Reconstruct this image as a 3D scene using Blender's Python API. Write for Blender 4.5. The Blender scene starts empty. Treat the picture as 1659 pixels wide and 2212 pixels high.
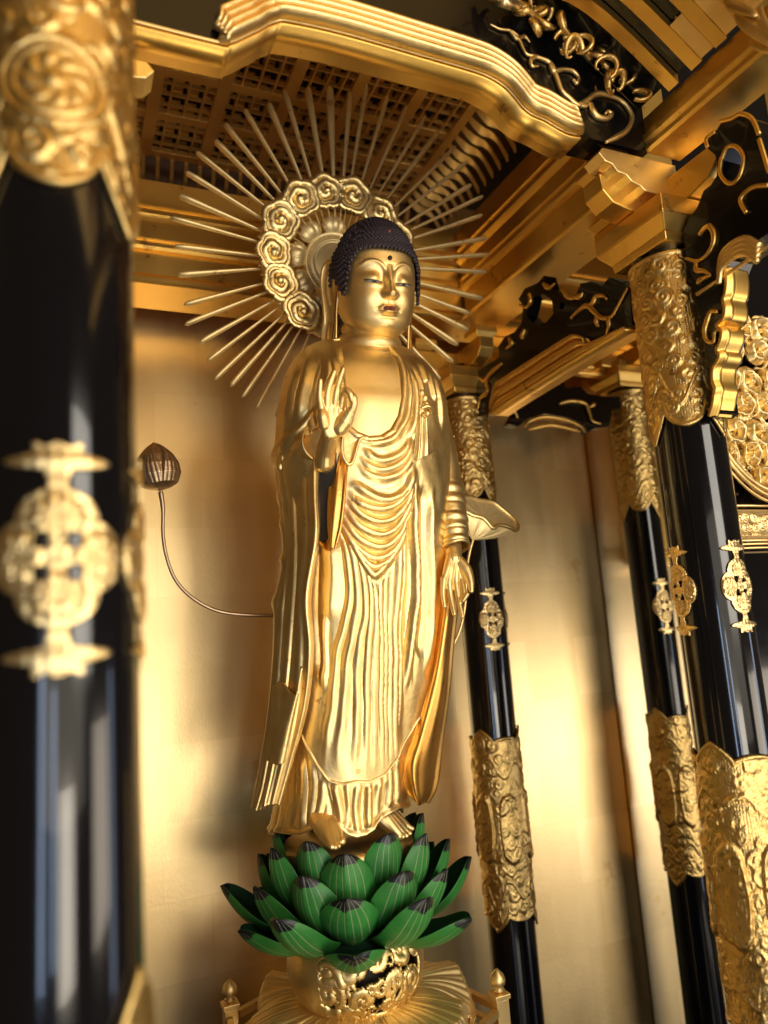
import bpy, math, random
import numpy as np
from mathutils import Vector, Matrix
random.seed(7); rng=np.random.default_rng(7)
S=bpy.context.scene; C=S.collection
PI=math.pi
# ------------------------------------------------------------ camera
RT=np.array([.91623,-.39446,-.07016]); UP=np.array([-.00075,-.17680,.98425]); BK=np.array([-.40065,-.90175,-.16229])
cam=bpy.data.cameras.new('camera'); co=bpy.data.objects.new('camera',cam); C.objects.link(co); S.camera=co
co.matrix_world=Matrix(((RT[0],UP[0],BK[0],0),(RT[1],UP[1],BK[1],0),(RT[2],UP[2],BK[2],0),(0,0,0,1)))
cam.sensor_fit='VERTICAL'; cam.sensor_height=36; cam.sensor_width=27; cam.lens=26.04
cam.clip_start=.02; cam.clip_end=60
cam.dof.use_dof=True; cam.dof.focus_distance=.91; cam.dof.aperture_fstop=2.9
# ------------------------------------------------------------ world + lamps
w=bpy.data.worlds.new('World'); S.world=w; w.use_nodes=True
wn=w.node_tree; bg=wn.nodes['Background']; bg.inputs[0].default_value=(.38,.25,.12,1); bg.inputs[1].default_value=.21
def lamp(name,loc,target,sx,sy,power,col,spread=180):
    l=bpy.data.lights.new(name,'AREA'); l.shape='RECTANGLE'; l.size=sx; l.size_y=sy; l.energy=power; l.color=col
    l.spread=math.radians(spread)
    o=bpy.data.objects.new(name,l); C.objects.link(o); o.location=loc
    o.rotation_euler=(Vector(target)-Vector(loc)).to_track_quat('-Z','Y').to_euler(); return o
WARM=(1,.90,.70)
lamp('hall_lamp_high',(.80,-1.1,1.7),(.45,1.0,-.1),1.2,.5,16,WARM)
lamp('statue_fill',(.95,-1.05,.30),(.40,.9,.2),.8,.7,13.5,(1,.93,.80))  # added fill for the statue's head and upper body
lamp('hall_lamp_low',(.30,-1.05,-.50),(.3,1.0,-.25),.50,.42,7,(1,.90,.74))
lamp('hall_lamp_right',(2.35,-1.0,-.62),(.85,1.1,-.35),1.2,.75,16,(1,.86,.68))
lamp('broad_fill',(.35,-1.7,-.05),(.35,.9,.1),2.2,.9,9,(1,.88,.70))  # added broad frontal fill, not a real fixture of the hall
lamp('ceiling_fill',(.36,.12,-.62),(.36,.98,.84),.35,.15,.75,(1,.84,.58),90)  # added unseen fill that lifts the ceiling lattice and halo rays
lamp('window_strip',(-.55,-1.1,-.35),(0,.4,-.1),.12,.75,3.0,(.55,.72,1))
lamp('window_strip_2',(-.15,-1.3,-.40),(0,.4,-.1),.10,.65,2.2,(.55,.72,1))
lamp('window_far',(2.3,-.2,-.55),(.7,.6,-.3),.2,1.0,2.5,(.62,.75,1))
lamp('ceiling_spot',(-.1,-.45,1.3),(0,.4,.2),.12,.12,1.6,(1,.97,.9))
S.view_settings.view_transform='Standard'; S.view_settings.look='None'; S.view_settings.exposure=0; S.view_settings.gamma=1
S.render.engine='CYCLES'; S.cycles.max_bounces=8; S.cycles.glossy_bounces=6; S.cycles.diffuse_bounces=3
S.cycles.caustics_reflective=True; S.cycles.blur_glossy=.5; S.cycles.sample_clamp_indirect=6
# ------------------------------------------------------------ pixel helpers (photo px, 1659 x 2212) -> world
M=np.array([[.916231771,.000751214899,.400647946],[-.39445819,.17680085,.90174507],[-.07015749,-.98424635,.16228688]])
def ray(p): return M@np.array([p[0]-829.5,p[1]-1106,1600.])
def atY(px,py,Y): d=ray((px,py)); return d*(Y/d[1])
def atX(px,py,X): d=ray((px,py)); return d*(X/d[0])
def atZ(px,py,Z): d=ray((px,py)); return d*(Z/d[2])
def atP(px,py,P0,N): d=ray((px,py)); return d*(np.dot(P0,N)/np.dot(d,N))
# ------------------------------------------------------------ materials
def mat(name,col,metal=0,rough=.5,noise=0,nscale=60,bump=0,bscale=200,coat=0,stretch=None,spec=.5,rvar=0,cells=None,wear=None):
    m=bpy.data.materials.new(name); m.use_nodes=True; nt=m.node_tree; b=nt.nodes['Principled BSDF']
    b.inputs['Base Color'].default_value=(*col,1); b.inputs['Metallic'].default_value=metal; b.inputs['Roughness'].default_value=rough
    b.inputs['Coat Weight'].default_value=coat; b.inputs['Coat Roughness'].default_value=.04
    b.inputs['Specular IOR Level'].default_value=spec
    tc=nt.nodes.new('ShaderNodeTexCoord'); mp=nt.nodes.new('ShaderNodeMapping'); nt.links.new(tc.outputs['Object'],mp.inputs[0])
    if stretch: mp.inputs['Scale'].default_value=stretch
    if noise or rvar:
        n=nt.nodes.new('ShaderNodeTexNoise'); n.inputs['Scale'].default_value=nscale; n.inputs['Detail'].default_value=5
        nt.links.new(mp.outputs[0],n.inputs[0])
        if noise:
            r=nt.nodes.new('ShaderNodeMixRGB'); r.blend_type='MIX'
            r.inputs[1].default_value=(*[c*(1-noise) for c in col],1); r.inputs[2].default_value=(*[min(1,c*(1+noise*.6)) for c in col],1)
            nt.links.new(n.outputs[0],r.inputs[0]); src=r.outputs[0]
            if cells:
                v=nt.nodes.new('ShaderNodeTexBrick'); v.inputs['Scale'].default_value=cells; v.offset=.37; v.inputs['Mortar Size'].default_value=.006
                v.inputs['Color1'].default_value=(.89,.87,.83,1); v.inputs['Color2'].default_value=(1,1,1,1); v.inputs['Mortar'].default_value=(.90,.87,.82,1)
                v.inputs['Brick Width'].default_value=1; v.inputs['Row Height'].default_value=1
                sx=nt.nodes.new('ShaderNodeSeparateXYZ'); cx=nt.nodes.new('ShaderNodeCombineXYZ')
                nt.links.new(tc.outputs['Object'],sx.inputs[0]); nt.links.new(sx.outputs[0],cx.inputs[0]); nt.links.new(sx.outputs[2],cx.inputs[1])
                nt.links.new(cx.outputs[0],v.inputs[0])
                mu=nt.nodes.new('ShaderNodeMixRGB'); mu.blend_type='MULTIPLY'; mu.inputs[0].default_value=1
                nt.links.new(src,mu.inputs[1]); nt.links.new(v.outputs[0],mu.inputs[2]); src=mu.outputs[0]
            if wear:
                wc,wl,ws_=wear   # worn colour, threshold, scale
                wn_=nt.nodes.new('ShaderNodeTexNoise'); wn_.inputs['Scale'].default_value=ws_; wn_.inputs['Detail'].default_value=9; wn_.inputs['Roughness'].default_value=.65
                nt.links.new(tc.outputs['Object'],wn_.inputs[0]); wr=nt.nodes.new('ShaderNodeMapRange'); wr.inputs[1].default_value=wl; wr.inputs[2].default_value=wl+.05; wr.inputs[4].default_value=.75
                nt.links.new(wn_.outputs[0],wr.inputs[0]); wm=nt.nodes.new('ShaderNodeMixRGB'); wm.inputs[2].default_value=(*wc,1)
                nt.links.new(wr.outputs[0],wm.inputs[0]); nt.links.new(src,wm.inputs[1]); src=wm.outputs[0]
            nt.links.new(src,b.inputs['Base Color'])
        if rvar:
            mr=nt.nodes.new('ShaderNodeMapRange'); mr.inputs[3].default_value=max(.02,rough-rvar); mr.inputs[4].default_value=rough+rvar
            nt.links.new(n.outputs[0],mr.inputs[0]); nt.links.new(mr.outputs[0],b.inputs['Roughness'])
    if bump:
        n2=nt.nodes.new('ShaderNodeTexNoise'); n2.inputs['Scale'].default_value=bscale; n2.inputs['Detail'].default_value=4
        nt.links.new(mp.outputs[0],n2.inputs[0]); bp=nt.nodes.new('ShaderNodeBump'); bp.inputs['Strength'].default_value=bump; bp.inputs['Distance'].default_value=.002
        nt.links.new(n2.outputs[0],bp.inputs['Height']); nt.links.new(bp.outputs[0],b.inputs['Normal'])
    return m
G=(.84,.60,.24)
deep=mat('gold_orange_bounce',(.84,.47,.12),1,.36,noise=.2,nscale=30,bump=.1,bscale=160,rvar=.1,wear=((.35,.16,.04),.64,40))  # orange light bounced between gold folds, put into the base colour
gold=mat('gold_leaf',(.92,.69,.31),1,.41,noise=.16,nscale=34,bump=.16,bscale=190,rvar=.12,wear=((.42,.24,.08),.64,45))
skin=mat('gold_skin',(.90,.67,.30),1,.46,noise=.10,nscale=24,bump=.07,bscale=150,rvar=.07,wear=((.55,.35,.14),.67,38))
wallg=mat('gold_wall',(.93,.69,.36),1,.35,noise=.22,nscale=16,bump=.11,bscale=420,rvar=.07,stretch=(1,1,.35),cells=9,wear=((.70,.42,.18),.63,12))
beamg=mat('gold_beam',(.86,.54,.14),1,.38,noise=.12,nscale=14,bump=.08,bscale=90,rvar=.06,wear=((.38,.20,.06),.62,26))
latg=mat('gold_dull',(.90,.58,.18),.75,.5,noise=.15,nscale=30,bump=.1,bscale=120)
carv=mat('gold_carved',(.80,.55,.20),1,.34,noise=.12,nscale=40,bump=.35,bscale=520,rvar=.08,wear=((.22,.12,.04),.60,90))
pale=mat('pale_gold',(.90,.66,.30),1,.36,noise=.08,nscale=60,bump=.2,bscale=300,rvar=.08,wear=((.45,.27,.09),.62,80))
mirr=mat('pale_brass',(.88,.74,.45),1,.36,noise=.08,nscale=30,bump=.12,bscale=120,rvar=.08)
raym=mat('ray_gold',(.92,.72,.36),.78,.50,noise=.15,nscale=80,wear=((.45,.28,.10),.62,70))
skirtm=mat('gold_satin',(.92,.72,.36),1,.50,noise=.12,nscale=60,bump=.1,bscale=200)
bronze=mat('bronze',(.58,.43,.29),1,.40,noise=.25,nscale=60,bump=.25,bscale=200,rvar=.08)
lacq=mat('black_lacquer',(.0035,.0035,.005),0,.13,coat=.6,spec=.3,rvar=.06,nscale=40,bump=.012,bscale=60)
lacq2=mat('black_lacquer_dull',(.003,.003,.0035),0,.25,coat=.3,spec=.3)
hairm=mat('hair_paint',(.030,.020,.030),0,.55,noise=.4,nscale=260,bump=.3,bscale=400)
dark=mat('dark_recess',(.012,.007,.004),0,.7)  # near-black; also paints the shade inside the sleeve opening
# ------------------------------------------------------------ object helpers
def thing(name,label,cat,loc=(0,0,0),group=None):
    o=bpy.data.objects.new(name,None); C.objects.link(o); o.location=loc; o.empty_display_size=.02
    o['label']=label; o['category']=cat
    if group: o['group']=group
    return o
def tag(o,label,cat,group=None):
    o['label']=label; o['category']=cat
    if group: o['group']=group
    return o
def wloc(o):
    v=Vector((0,0,0))
    while o is not None: v=v+o.location; o=o.parent
    return v
def mk(name,V,F,m,parent=None,smooth=True,solid=0,off=-1,loc=None):
    V=np.asarray(V,float).reshape(-1,3)
    base=np.array(loc if loc is not None else (wloc(parent) if parent is not None else (0,0,0)))
    me=bpy.data.meshes.new(name); me.from_pydata((V-base).tolist(),[],F if isinstance(F,list) else F.tolist()); me.validate(); me.update()
    if smooth: me.polygons.foreach_set('use_smooth',[True]*len(me.polygons))
    me.materials.append(m)
    o=bpy.data.objects.new(name,me); C.objects.link(o)
    if parent is not None: o.parent=parent
    else: o.location=base
    if solid:
        s=o.modifiers.new('thickness','SOLIDIFY'); s.thickness=solid; s.offset=off
    return o
class B:
    """collects shapes into one mesh"""
    def __init__(s): s.V=[]; s.F=[]; s.n=0
    def add(s,V,F):
        V=np.asarray(V,float).reshape(-1,3); s.V.append(V); s.F+= [tuple(int(i)+s.n for i in f) for f in F]; s.n+=len(V); return s
    def box(s,a,b):
        x0,y0,z0=a; x1,y1,z1=b
        V=[(x0,y0,z0),(x1,y0,z0),(x1,y1,z0),(x0,y1,z0),(x0,y0,z1),(x1,y0,z1),(x1,y1,z1),(x0,y1,z1)]
        return s.add(V,[(0,3,2,1),(4,5,6,7),(0,1,5,4),(1,2,6,5),(2,3,7,6),(3,0,4,7)])
    def tube(s,P,r,n=10,cap=True,flat=1.0):
        P=np.array(P,float); k=len(P); r=np.broadcast_to(np.array(r,float),(k,))
        T=np.gradient(P,axis=0); T/=np.linalg.norm(T,axis=1)[:,None]+1e-12
        N=np.cross(T[0],[0,0,1]); 
        if np.linalg.norm(N)<.1: N=np.cross(T[0],[0,1,0])
        N/=np.linalg.norm(N); V=[]
        a=np.linspace(0,2*PI,n,endpoint=False)
        for i in range(k):
            N=N-T[i]*np.dot(N,T[i]); N/=np.linalg.norm(N); Bn=np.cross(T[i],N)
            V.append(P[i]+r[i]*(np.cos(a)[:,None]*N+flat*np.sin(a)[:,None]*Bn))
        V=np.concatenate(V); F=[(i*n+j,i*n+(j+1)%n,(i+1)*n+(j+1)%n,(i+1)*n+j) for i in range(k-1) for j in range(n)]
        if cap: F+= [tuple(range(n))[::-1],tuple((k-1)*n+j for j in range(n))]
        return s.add(V,F)
    def lathe(s,prof,c,n=32,axis=None):
        c=np.array(c,float); a=np.linspace(0,2*PI,n,endpoint=False); V=[]
        for r,z in prof: V.append(np.stack([c[0]+r*np.cos(a),c[1]+r*np.sin(a),np.full(n,c[2]+z)],1))
        k=len(prof); F=[(i*n+j,i*n+(j+1)%n,(i+1)*n+(j+1)%n,(i+1)*n+j) for i in range(k-1) for j in range(n)]
        F+= [tuple(range(n))[::-1],tuple((k-1)*n+j for j in range(n))]
        return s.add(np.concatenate(V),F)
    def extrude(s,prof,fn,t0,t1):
        """closed profile [(u,v)] swept straight: fn(u,v,t)->xyz"""
        k=len(prof); V=[fn(u,v,t) for t in (t0,t1) for u,v in prof]
        F=[(j,(j+1)%k,k+(j+1)%k,k+j) for j in range(k)]+[tuple(range(k))[::-1],tuple(range(k,2*k))]
        return s.add(V,F)
    def ball(s,c,r,n=8,sc=(1,1,1)):
        c=np.array(c,float); m=n//2+1; V=[]; F=[]
        for i in range(m+1):
            t=PI*i/m
            for j in range(n):
                a=2*PI*j/n; V.append(c+r*np.array([math.sin(t)*math.cos(a)*sc[0],math.sin(t)*math.sin(a)*sc[1],math.cos(t)*sc[2]]))
        for i in range(m):
            for j in range(n): F.append((i*n+j,(i+1)*n+j,(i+1)*n+(j+1)%n,i*n+(j+1)%n))
        return s.add(V,F)
    def done(s,name,m,parent=None,smooth=True,bevel=0,**k):
        o=mk(name,np.concatenate(s.V),s.F,m,parent,smooth,**k)
        if bevel:
            b=o.modifiers.new('bevel','BEVEL'); b.width=bevel; b.segments=2; b.limit_method='ANGLE'; b.angle_limit=.6
        return o
def autosmooth(o,ang=35):
    me=o.data; me.polygons.foreach_set('use_smooth',[True]*len(me.polygons))
    try: me.set_sharp_from_angle(angle=math.radians(ang))
    except Exception: pass
    return o
def gridF(n,m,cu=False,cv=False,mask=None):
    F=[]
    for i in range(n if cu else n-1):
        i2=(i+1)%n
        for j in range(m if cv else m-1):
            j2=(j+1)%m
            if mask is not None and not (mask[i,j] and mask[i2,j] and mask[i2,j2] and mask[i,j2]): continue
            F.append((i*m+j,i2*m+j,i2*m+j2,i*m+j2))
    return F
def compact(V,F):
    V=V.reshape(-1,3); F=np.array(F); u,inv=np.unique(F.ravel(),return_inverse=True); return V[u],inv.reshape(F.shape).tolist()
def spline(P,n=12):
    P=np.array(P,float)
    if len(P)<3: 
        t=np.linspace(0,1,n)[:,None]; return P[0]*(1-t)+P[-1]*t
    Q=np.vstack([2*P[0]-P[1],P,2*P[-1]-P[-2]]); out=[]
    for i in range(1,len(Q)-2):
        p0,p1,p2,p3=Q[i-1:i+3]
        for t in np.linspace(0,1,n,endpoint=False):
            out.append(.5*((2*p1)+(-p0+p2)*t+(2*p0-5*p1+4*p2-p3)*t*t+(-p0+3*p1-3*p2+p3)*t**3))
    out.append(P[-1]); return np.array(out)
def resample(P,k):
    P=spline(P,16); d=np.r_[0,np.cumsum(np.linalg.norm(np.diff(P,axis=0),axis=1))]; t=np.linspace(0,d[-1],k)
    return np.stack([np.interp(t,d,P[:,i]) for i in range(P.shape[1])],1)
def dist(S_,T_,P):
    """distance of points (S,T arrays) to polyline P, and signed param"""
    P=np.asarray(P,float); best=np.full(S_.shape,1e9); par=np.zeros(S_.shape)
    L=0; tot=np.sum(np.linalg.norm(np.diff(P,axis=0),axis=1))
    for a,b in zip(P[:-1],P[1:]):
        d=b-a; l2=d@d+1e-18; t=np.clip(((S_-a[0])*d[0]+(T_-a[1])*d[1])/l2,0,1)
        e=np.hypot(S_-a[0]-t*d[0],T_-a[1]-t*d[1]); k=e<best; best[k]=e[k]; par[k]=((L+t*math.sqrt(l2))/tot)[k]; L+=math.sqrt(l2)
    return best,par
def inside(S_,T_,P):
    P=np.asarray(P,float); c=np.zeros(S_.shape,bool); n=len(P)
    for i in range(n):
        x1,y1=P[i-1]; x2,y2=P[i]
        if y1==y2: continue
        k=((y1>T_)!=(y2>T_))&(S_<(x2-x1)*(T_-y1)/(y2-y1)+x1); c^=k
    return c
def sst(x,a,b): t=np.clip((x-a)/(b-a),0,1); return t*t*(3-2*t)
def spiral(X,Y,cx,cy,r,turns=1.6,hand=1,ph=0,lobes=0):
    dx=X-cx; dy=Y-cy; ph_=np.arctan2(dy,dx); R=r*(1+(.14*np.abs(np.cos(ph_*lobes/2))-.07 if lobes else 0)); q=np.hypot(dx,dy)/R
    h=.55+.45*np.cos(hand*ph_-2*PI*turns*np.clip(q,0,1)**.75+ph)
    return np.where(q<1,(.35+h*.65)*sst(1-q,0,.22),0)
def ornate(X,Y,x0,x1,y0,y1,cell,seed,amp=1.0,skip=0):
    """dense carved scrollwork height field"""
    r=np.random.default_rng(seed); H=np.zeros(X.shape)
    ny=max(1,int((y1-y0)/cell)); nx=max(1,int((x1-x0)/cell))
    for j in range(ny+1):
        for i in range(nx+1):
            cx=x0+(i+.5*(j%2)+r.uniform(-.22,.22))*cell; cy=y0+(j+r.uniform(-.22,.22))*cell
            rad=cell*r.uniform(.42,.66)
            if skip and r.uniform()<skip: continue
            k=(np.abs(X-cx)<rad*1.1)&(np.abs(Y-cy)<rad*1.1)
            if not k.any(): continue
            v=spiral(X[k],Y[k],cx,cy,rad,r.uniform(1.1,2.0),r.choice([-1,1]),r.uniform(0,6),r.choice([0,4,5]))
            H[k]=np.maximum(H[k],v*r.uniform(.6,1))
    return H*amp
def plate(name,outline,frame,m,parent,thick,holes=()):
    """solid board from a 2D outline; frame(u,v,w)->xyz"""
    from mathutils.geometry import tessellate_polygon
    polys=[list(map(tuple,outline))]+[list(map(tuple,h)) for h in holes]
    pv=[Vector((a,b,0)) for q in polys for a,b in q]; tris=tessellate_polygon([[Vector((a,b,0)) for a,b in q] for q in polys])
    n=len(pv); V=[frame(p.x,p.y,w) for w in (0,thick) for p in pv]; F=[tuple(t) for t in tris]+[tuple(i+n for i in reversed(t)) for t in tris]; o=0
    for q in polys:
        k=len(q); F+=[(o+i,o+(i+1)%k,n+o+(i+1)%k,n+o+i) for i in range(k)]; o+=k
    return mk(name,V,F,m,parent,smooth=False)
def relief(name,S_,T_,H,keep,frame,m,parent,thick):
    P=frame(S_,T_,H); V,F=compact(P,gridF(*S_.shape,mask=keep)); return mk(name,V,F,m,parent,solid=thick)
def copyobj(o,parent):
    c=o.copy(); C.objects.link(c); c.parent=parent
    for g in o.children: copyobj(g,c)
    return c
def copytree(t,loc,label):
    r=t.copy(); C.objects.link(r); r.location=loc; r['label']=label
    for ch in list(t.children): copyobj(ch,r)
    return r
# ============================================================ STRUCTURE
FZ=-.92
# altar platform below everything
b=B().box((-.6,-.05,FZ-.08),(1.7,1.9,FZ)); fl=b.done('floor',lacq2,None,smooth=False); fl['kind']='structure'
# back wall of gold leaf
b=B().box((-.5,1.20,FZ),(1.0,1.23,.60)); o=b.done('gold_wall_panel',wallg,None,smooth=False,loc=(.25,1.2,FZ))
tag(o,'wide gold leaf wall panel behind the standing statue','wall')
b=B().box((1.004,1.20,FZ),(1.75,1.23,.60)); o=b.done('gold_wall_panel',wallg,None,smooth=False,loc=(1.4,1.2,FZ))
tag(o,'gold leaf wall panel at far right behind the third lacquer pillar','wall')
# ---------------------------------------------------------------- pillars
def sleeve(root,c,R,lo,hi,seed,name,label=None,med=False,ros=None):
    """carved gold sleeve wrapped on the shaft; lo/hi functions of angle"""
    n,m=300,150
    th=np.linspace(0,2*PI,n,endpoint=False); v=np.linspace(0,1,m); TH,Vv=np.meshgrid(th,v,indexing='ij')
    L=lo(th)[:,None]; H_=hi(th)[:,None]; Z=L+(H_-L)*Vv
    X=TH*R; zmin,zmax=lo(th).min(),hi(th).max()
    h=ornate(X,Z,-.01,2*PI*R+.01,zmin,zmax,.019,seed,skip=.22)*.0026; h=np.maximum(h,ornate(X,Z,-.01,2*PI*R+.01,zmin,zmax,.011,seed+9,skip=.6)*.0016)
    k=np.minimum(np.clip(X/.01,0,1),np.clip((2*PI*R-X)/.01,0,1)); h*=k
    h+=.0007*np.maximum(0,np.sin(X*1150+Z*1150)*np.sin(X*1150-Z*1150))*(h<.0006)
    slope=1/np.sqrt(1+(np.gradient(lo(th),th)/R)**2)[:,None]; slope2=1/np.sqrt(1+(np.gradient(hi(th),th)/R)**2)[:,None]
    d=np.minimum((Z-L)*slope,(H_-Z)*slope2)
    rim=sst(d,0,.0008)*(1-sst(d,.0042,.0052)); inn=sst(d,.0042,.007)
    h=h*inn+.0022*rim
    L2=L+(.046 if med else .040)*(1+.0*TH); H2=H_-(.050 if med else -9)
    for e in (Z-L2-.012*np.sin(TH*6+1),)+((Z-H2+.012*np.sin(TH*6),) if med else ()):
        h=np.where(np.abs(e)<.0035,.0024*sst(.0035-np.abs(e),0,.0010),h)
    if med:
        # raised oval panels and collar lines
        zc=(zmin+zmax)/2
        for q in range(6):
            a0=2*PI*q/6+.3; dx=(np.mod(TH-a0+PI,2*PI)-PI)*R; e=np.hypot(dx/(.0155),(Z-zc)/(.055)); 
            e=np.maximum(np.abs(dx)/.0145,np.abs(Z-zc)/.052)*.35+.65*e
            h=np.where(e<1,h*.8+.003*sst(1-e,0,.08)+.0012*((e>.8)),h)
    if ros is not None:
        dx=(np.mod(TH-ros[0]+PI,2*PI)-PI)*R; q=np.hypot(dx,Z-ros[1])/ros[2]; aa=np.arctan2(Z-ros[1],dx)
        v=.35+.40*np.exp(-((q-.94)/.05)**2)+.30*np.exp(-((q-.72)/.05)**2)+.32*np.abs(np.cos(aa*4+q*5))*np.exp(-((q-.45)/.16)**2)+.5*np.exp(-(q/.16)**2)
        h=np.where(q<1,.0042*v,h)
    rr=R+.0022+h
    P=np.stack([c[0]+rr*np.cos(TH),c[1]+rr*np.sin(TH),Z],-1)
    o=mk(name,P,gridF(n,m,cu=True),carv,root,solid=.0022,off=-1)
    return o
def crest_mask(S_,T_):
    """cruciform crest with winged caps, unit: half width 1, half height ~1.95"""
    a=np.zeros(S_.shape,bool)
    for cx,cy in ((0,.62),(0,-.62)): a|=((S_-cx)/.62)**2+((T_-cy)/.52)**2<1
    for cx in (-.55,.55): a|=((S_-cx)/.46)**2+((T_)/.60)**2<1
    a|=(np.abs(S_)<.5)&(np.abs(T_)<.62)
    ang=np.arctan2(T_,S_)
    a|=(np.abs(S_)<.2+.05*np.cos(T_*8))&(np.abs(T_)<1.7)
    for s in (1,-1):
        t=T_*s
        a|=((S_)/.80)**2+((t-1.58)/.15)**2<1
        a|=(np.abs(S_)<.38)&(np.abs(t-1.72)<.16+.03*np.cos(S_*18))
    hole=np.zeros(S_.shape,bool)
    for cx in (-.23,.23):
        for cy in (-.27,.27): hole|=(np.abs(S_-cx)<.10)&(np.abs(T_-cy)<.115)
    return a&~hole
def crest(root,c,R,ang,zc,hw,hh):
    n,m=110,210
    s=np.linspace(-1.02,1.02,n); t=np.linspace(-1.95,1.95,m); S_,T_=np.meshgrid(s,t,indexing='ij')
    k=crest_mask(S_,T_); h=np.zeros(S_.shape)
    for cx,cy in ((0,.62),(0,-.62),(-.6,0),(.6,0)):
        q=np.hypot((S_-cx)/.44,(T_-cy)/.42); a=np.arctan2(T_-cy,S_-cx)
        h=np.maximum(h,np.where(q<1,(.45+.55*np.abs(np.cos(a*5)))*sst(1-q,0,.3)*sst(q,.05,.3)+.8*(q<.14),0))
    h=np.maximum(h,.5*np.exp(-((np.abs(T_)-1.58)/.07)**2)); h+=.25*np.abs(np.sin(S_*16)*np.sin(T_*14))
    def fr(S_,T_,h):
        a=ang+S_*hw/R; rr=R+.0022+.0016*h
        return np.stack([c[0]+rr*np.cos(a),c[1]+rr*np.sin(a),zc+T_*hh/1.9],-1)
    return relief('crest_fitting',S_,T_,h,k,fr,pale,root,.002)
def lobes(base,short,long_,ph,n=3):
    def f(th):
        x=np.mod((th-ph)*n/(2*PI)+.5,1)-.5      # 0 at the short lobe centre
        x=np.abs(x)*2                            # 0..1
        a=short*np.sqrt(np.clip(1-(x/.58)**2,0,1))
        bq=long_*np.clip((x-.46)/.54,0,1)**.62
        return base+np.maximum(a,bq)*1.0
    return f
def pillar(label,X,Y,R,up,mid,low,ph,crests,cap,ll=.030,lph=.5,ros=None):
    t=thing('lacquer_pillar',label,'pillar',(X,Y,FZ),group='black lacquer pillars of the shrine'); c=(X,Y)
    b=B().lathe([(R,0),(R,cap-FZ)],(X,Y,FZ),96); o=b.done('shaft',lacq,t)
    autosmooth(o)
    f=lobes(0,.031,.046,ph); lo=lambda th:up[0]+.012-f(th)+.0
    sleeve(t,c,R,lo,lambda th:np.full(th.shape,up[1]),int(X*1000+Y*77)+3,'upper_sleeve',ros=ros)
    g=lobes(0,.012,ll,ph+lph)
    sleeve(t,c,R,lambda th:low[0]-g(th)+.0,lambda th:low[1]-.012+g(th)*.8,int(X*1000+Y*77)+5,'lower_sleeve',med=True)
    for a in crests: crest(t,c,R,a,mid[0],mid[1],mid[2])
    return t
aim=lambda X,Y:math.atan2(-Y,-X)
p0=pillar('nearest black pillar at the left edge, out of focus, with large gold crest',-.001,.43,.0405,(.262,.42),(.048,.0305,.057),(-.46,-.180),-PI/2-.05,(-PI/2,PI/2,0,PI),.47,.055,0,(-PI/2-.05,.305,.027))
p2=pillar('black pillar at the right edge with sharp gold sleeves and two crests',.686,.636,.040,(.228,.424),(.025,.0225,.051),(-.42,-.150),aim(.69,.636),(-PI/2,-PI/2-1.75,PI/2),.46)
p1=pillar('front left pillar of the inner bay, hidden behind the nearest black pillar',-.035,.66,.036,(.228,.424),(.025,.0225,.051),(-.42,-.150),aim(0,.66),(-PI/2,PI/2),.46)
p3=pillar('blurred black pillar just right of the statue with bronze gold lower sleeve',.665,1.11,.038,(.235,.40),(.012,.022,.052),(-.445,-.175),aim(.67,1.1),(-PI/2-.15,0),.46)
p4=pillar('farthest black pillar in front of the right end of the gold wall',1.042,1.11,.035,(.215,.44),(.015,.022,.052),(-.45,-.180),aim(1.0,1.1),(-PI/2-.15,0),.46)
p5=copytree(p3,(0.0,1.11,FZ),'back left pillar hidden behind the nearest black pillar')
# ---------------------------------------------------------------- inner beams with three mouldings
def beam_prof(d,zb=.530,zt=.700):
    """(depth outward, z) closed; moulded towards negative depth"""
    return [(d,zb),(0,zb),(-.004,zb+.003),(-.004,zb+.009),(.0,zb+.012),(.004,zb+.016),(.008,zb+.020),(.008,.583),(.002,.586),(-.001,.590),(-.001,.596),(.003,.600),(-.001,.603),(-.001,.607),(.006,.611),
            (.006,.634),(.001,.637),(-.003,.641),(-.003,.648),(.001,.652),(-.004,.655),(-.004,.660),(.004,.664),(.004,zt),(d,zt)]
bk=thing('moulded_beam','gold beam with three moulded rails running along the back under the ceiling','beam',(.33,1.06,.53))
o=B().extrude(beam_prof(.085),lambda u,v,t:(t,1.056+u,v),-.05,1.15).done('beam_body',beamg,bk); autosmooth(o,25)
sd=thing('moulded_beam','gold side beam running from the right front pillar back to the third pillar','beam',(.66,.9,.53))
o=B().extrude(beam_prof(.085),lambda u,v,t:(.645+u,t,v),.642,1.0555).done('beam_body',beamg,sd); autosmooth(o,25)
lf=thing('moulded_beam','gold side beam hidden behind the nearest pillar at the left','beam',(.03,.9,.53))
o=B().extrude([( -u,v) for u,v in beam_prof(.085)],lambda u,v,t:(.02+u,t,v),.70,1.0555).done('beam_body',beamg,lf); autosmooth(o,25)
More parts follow.
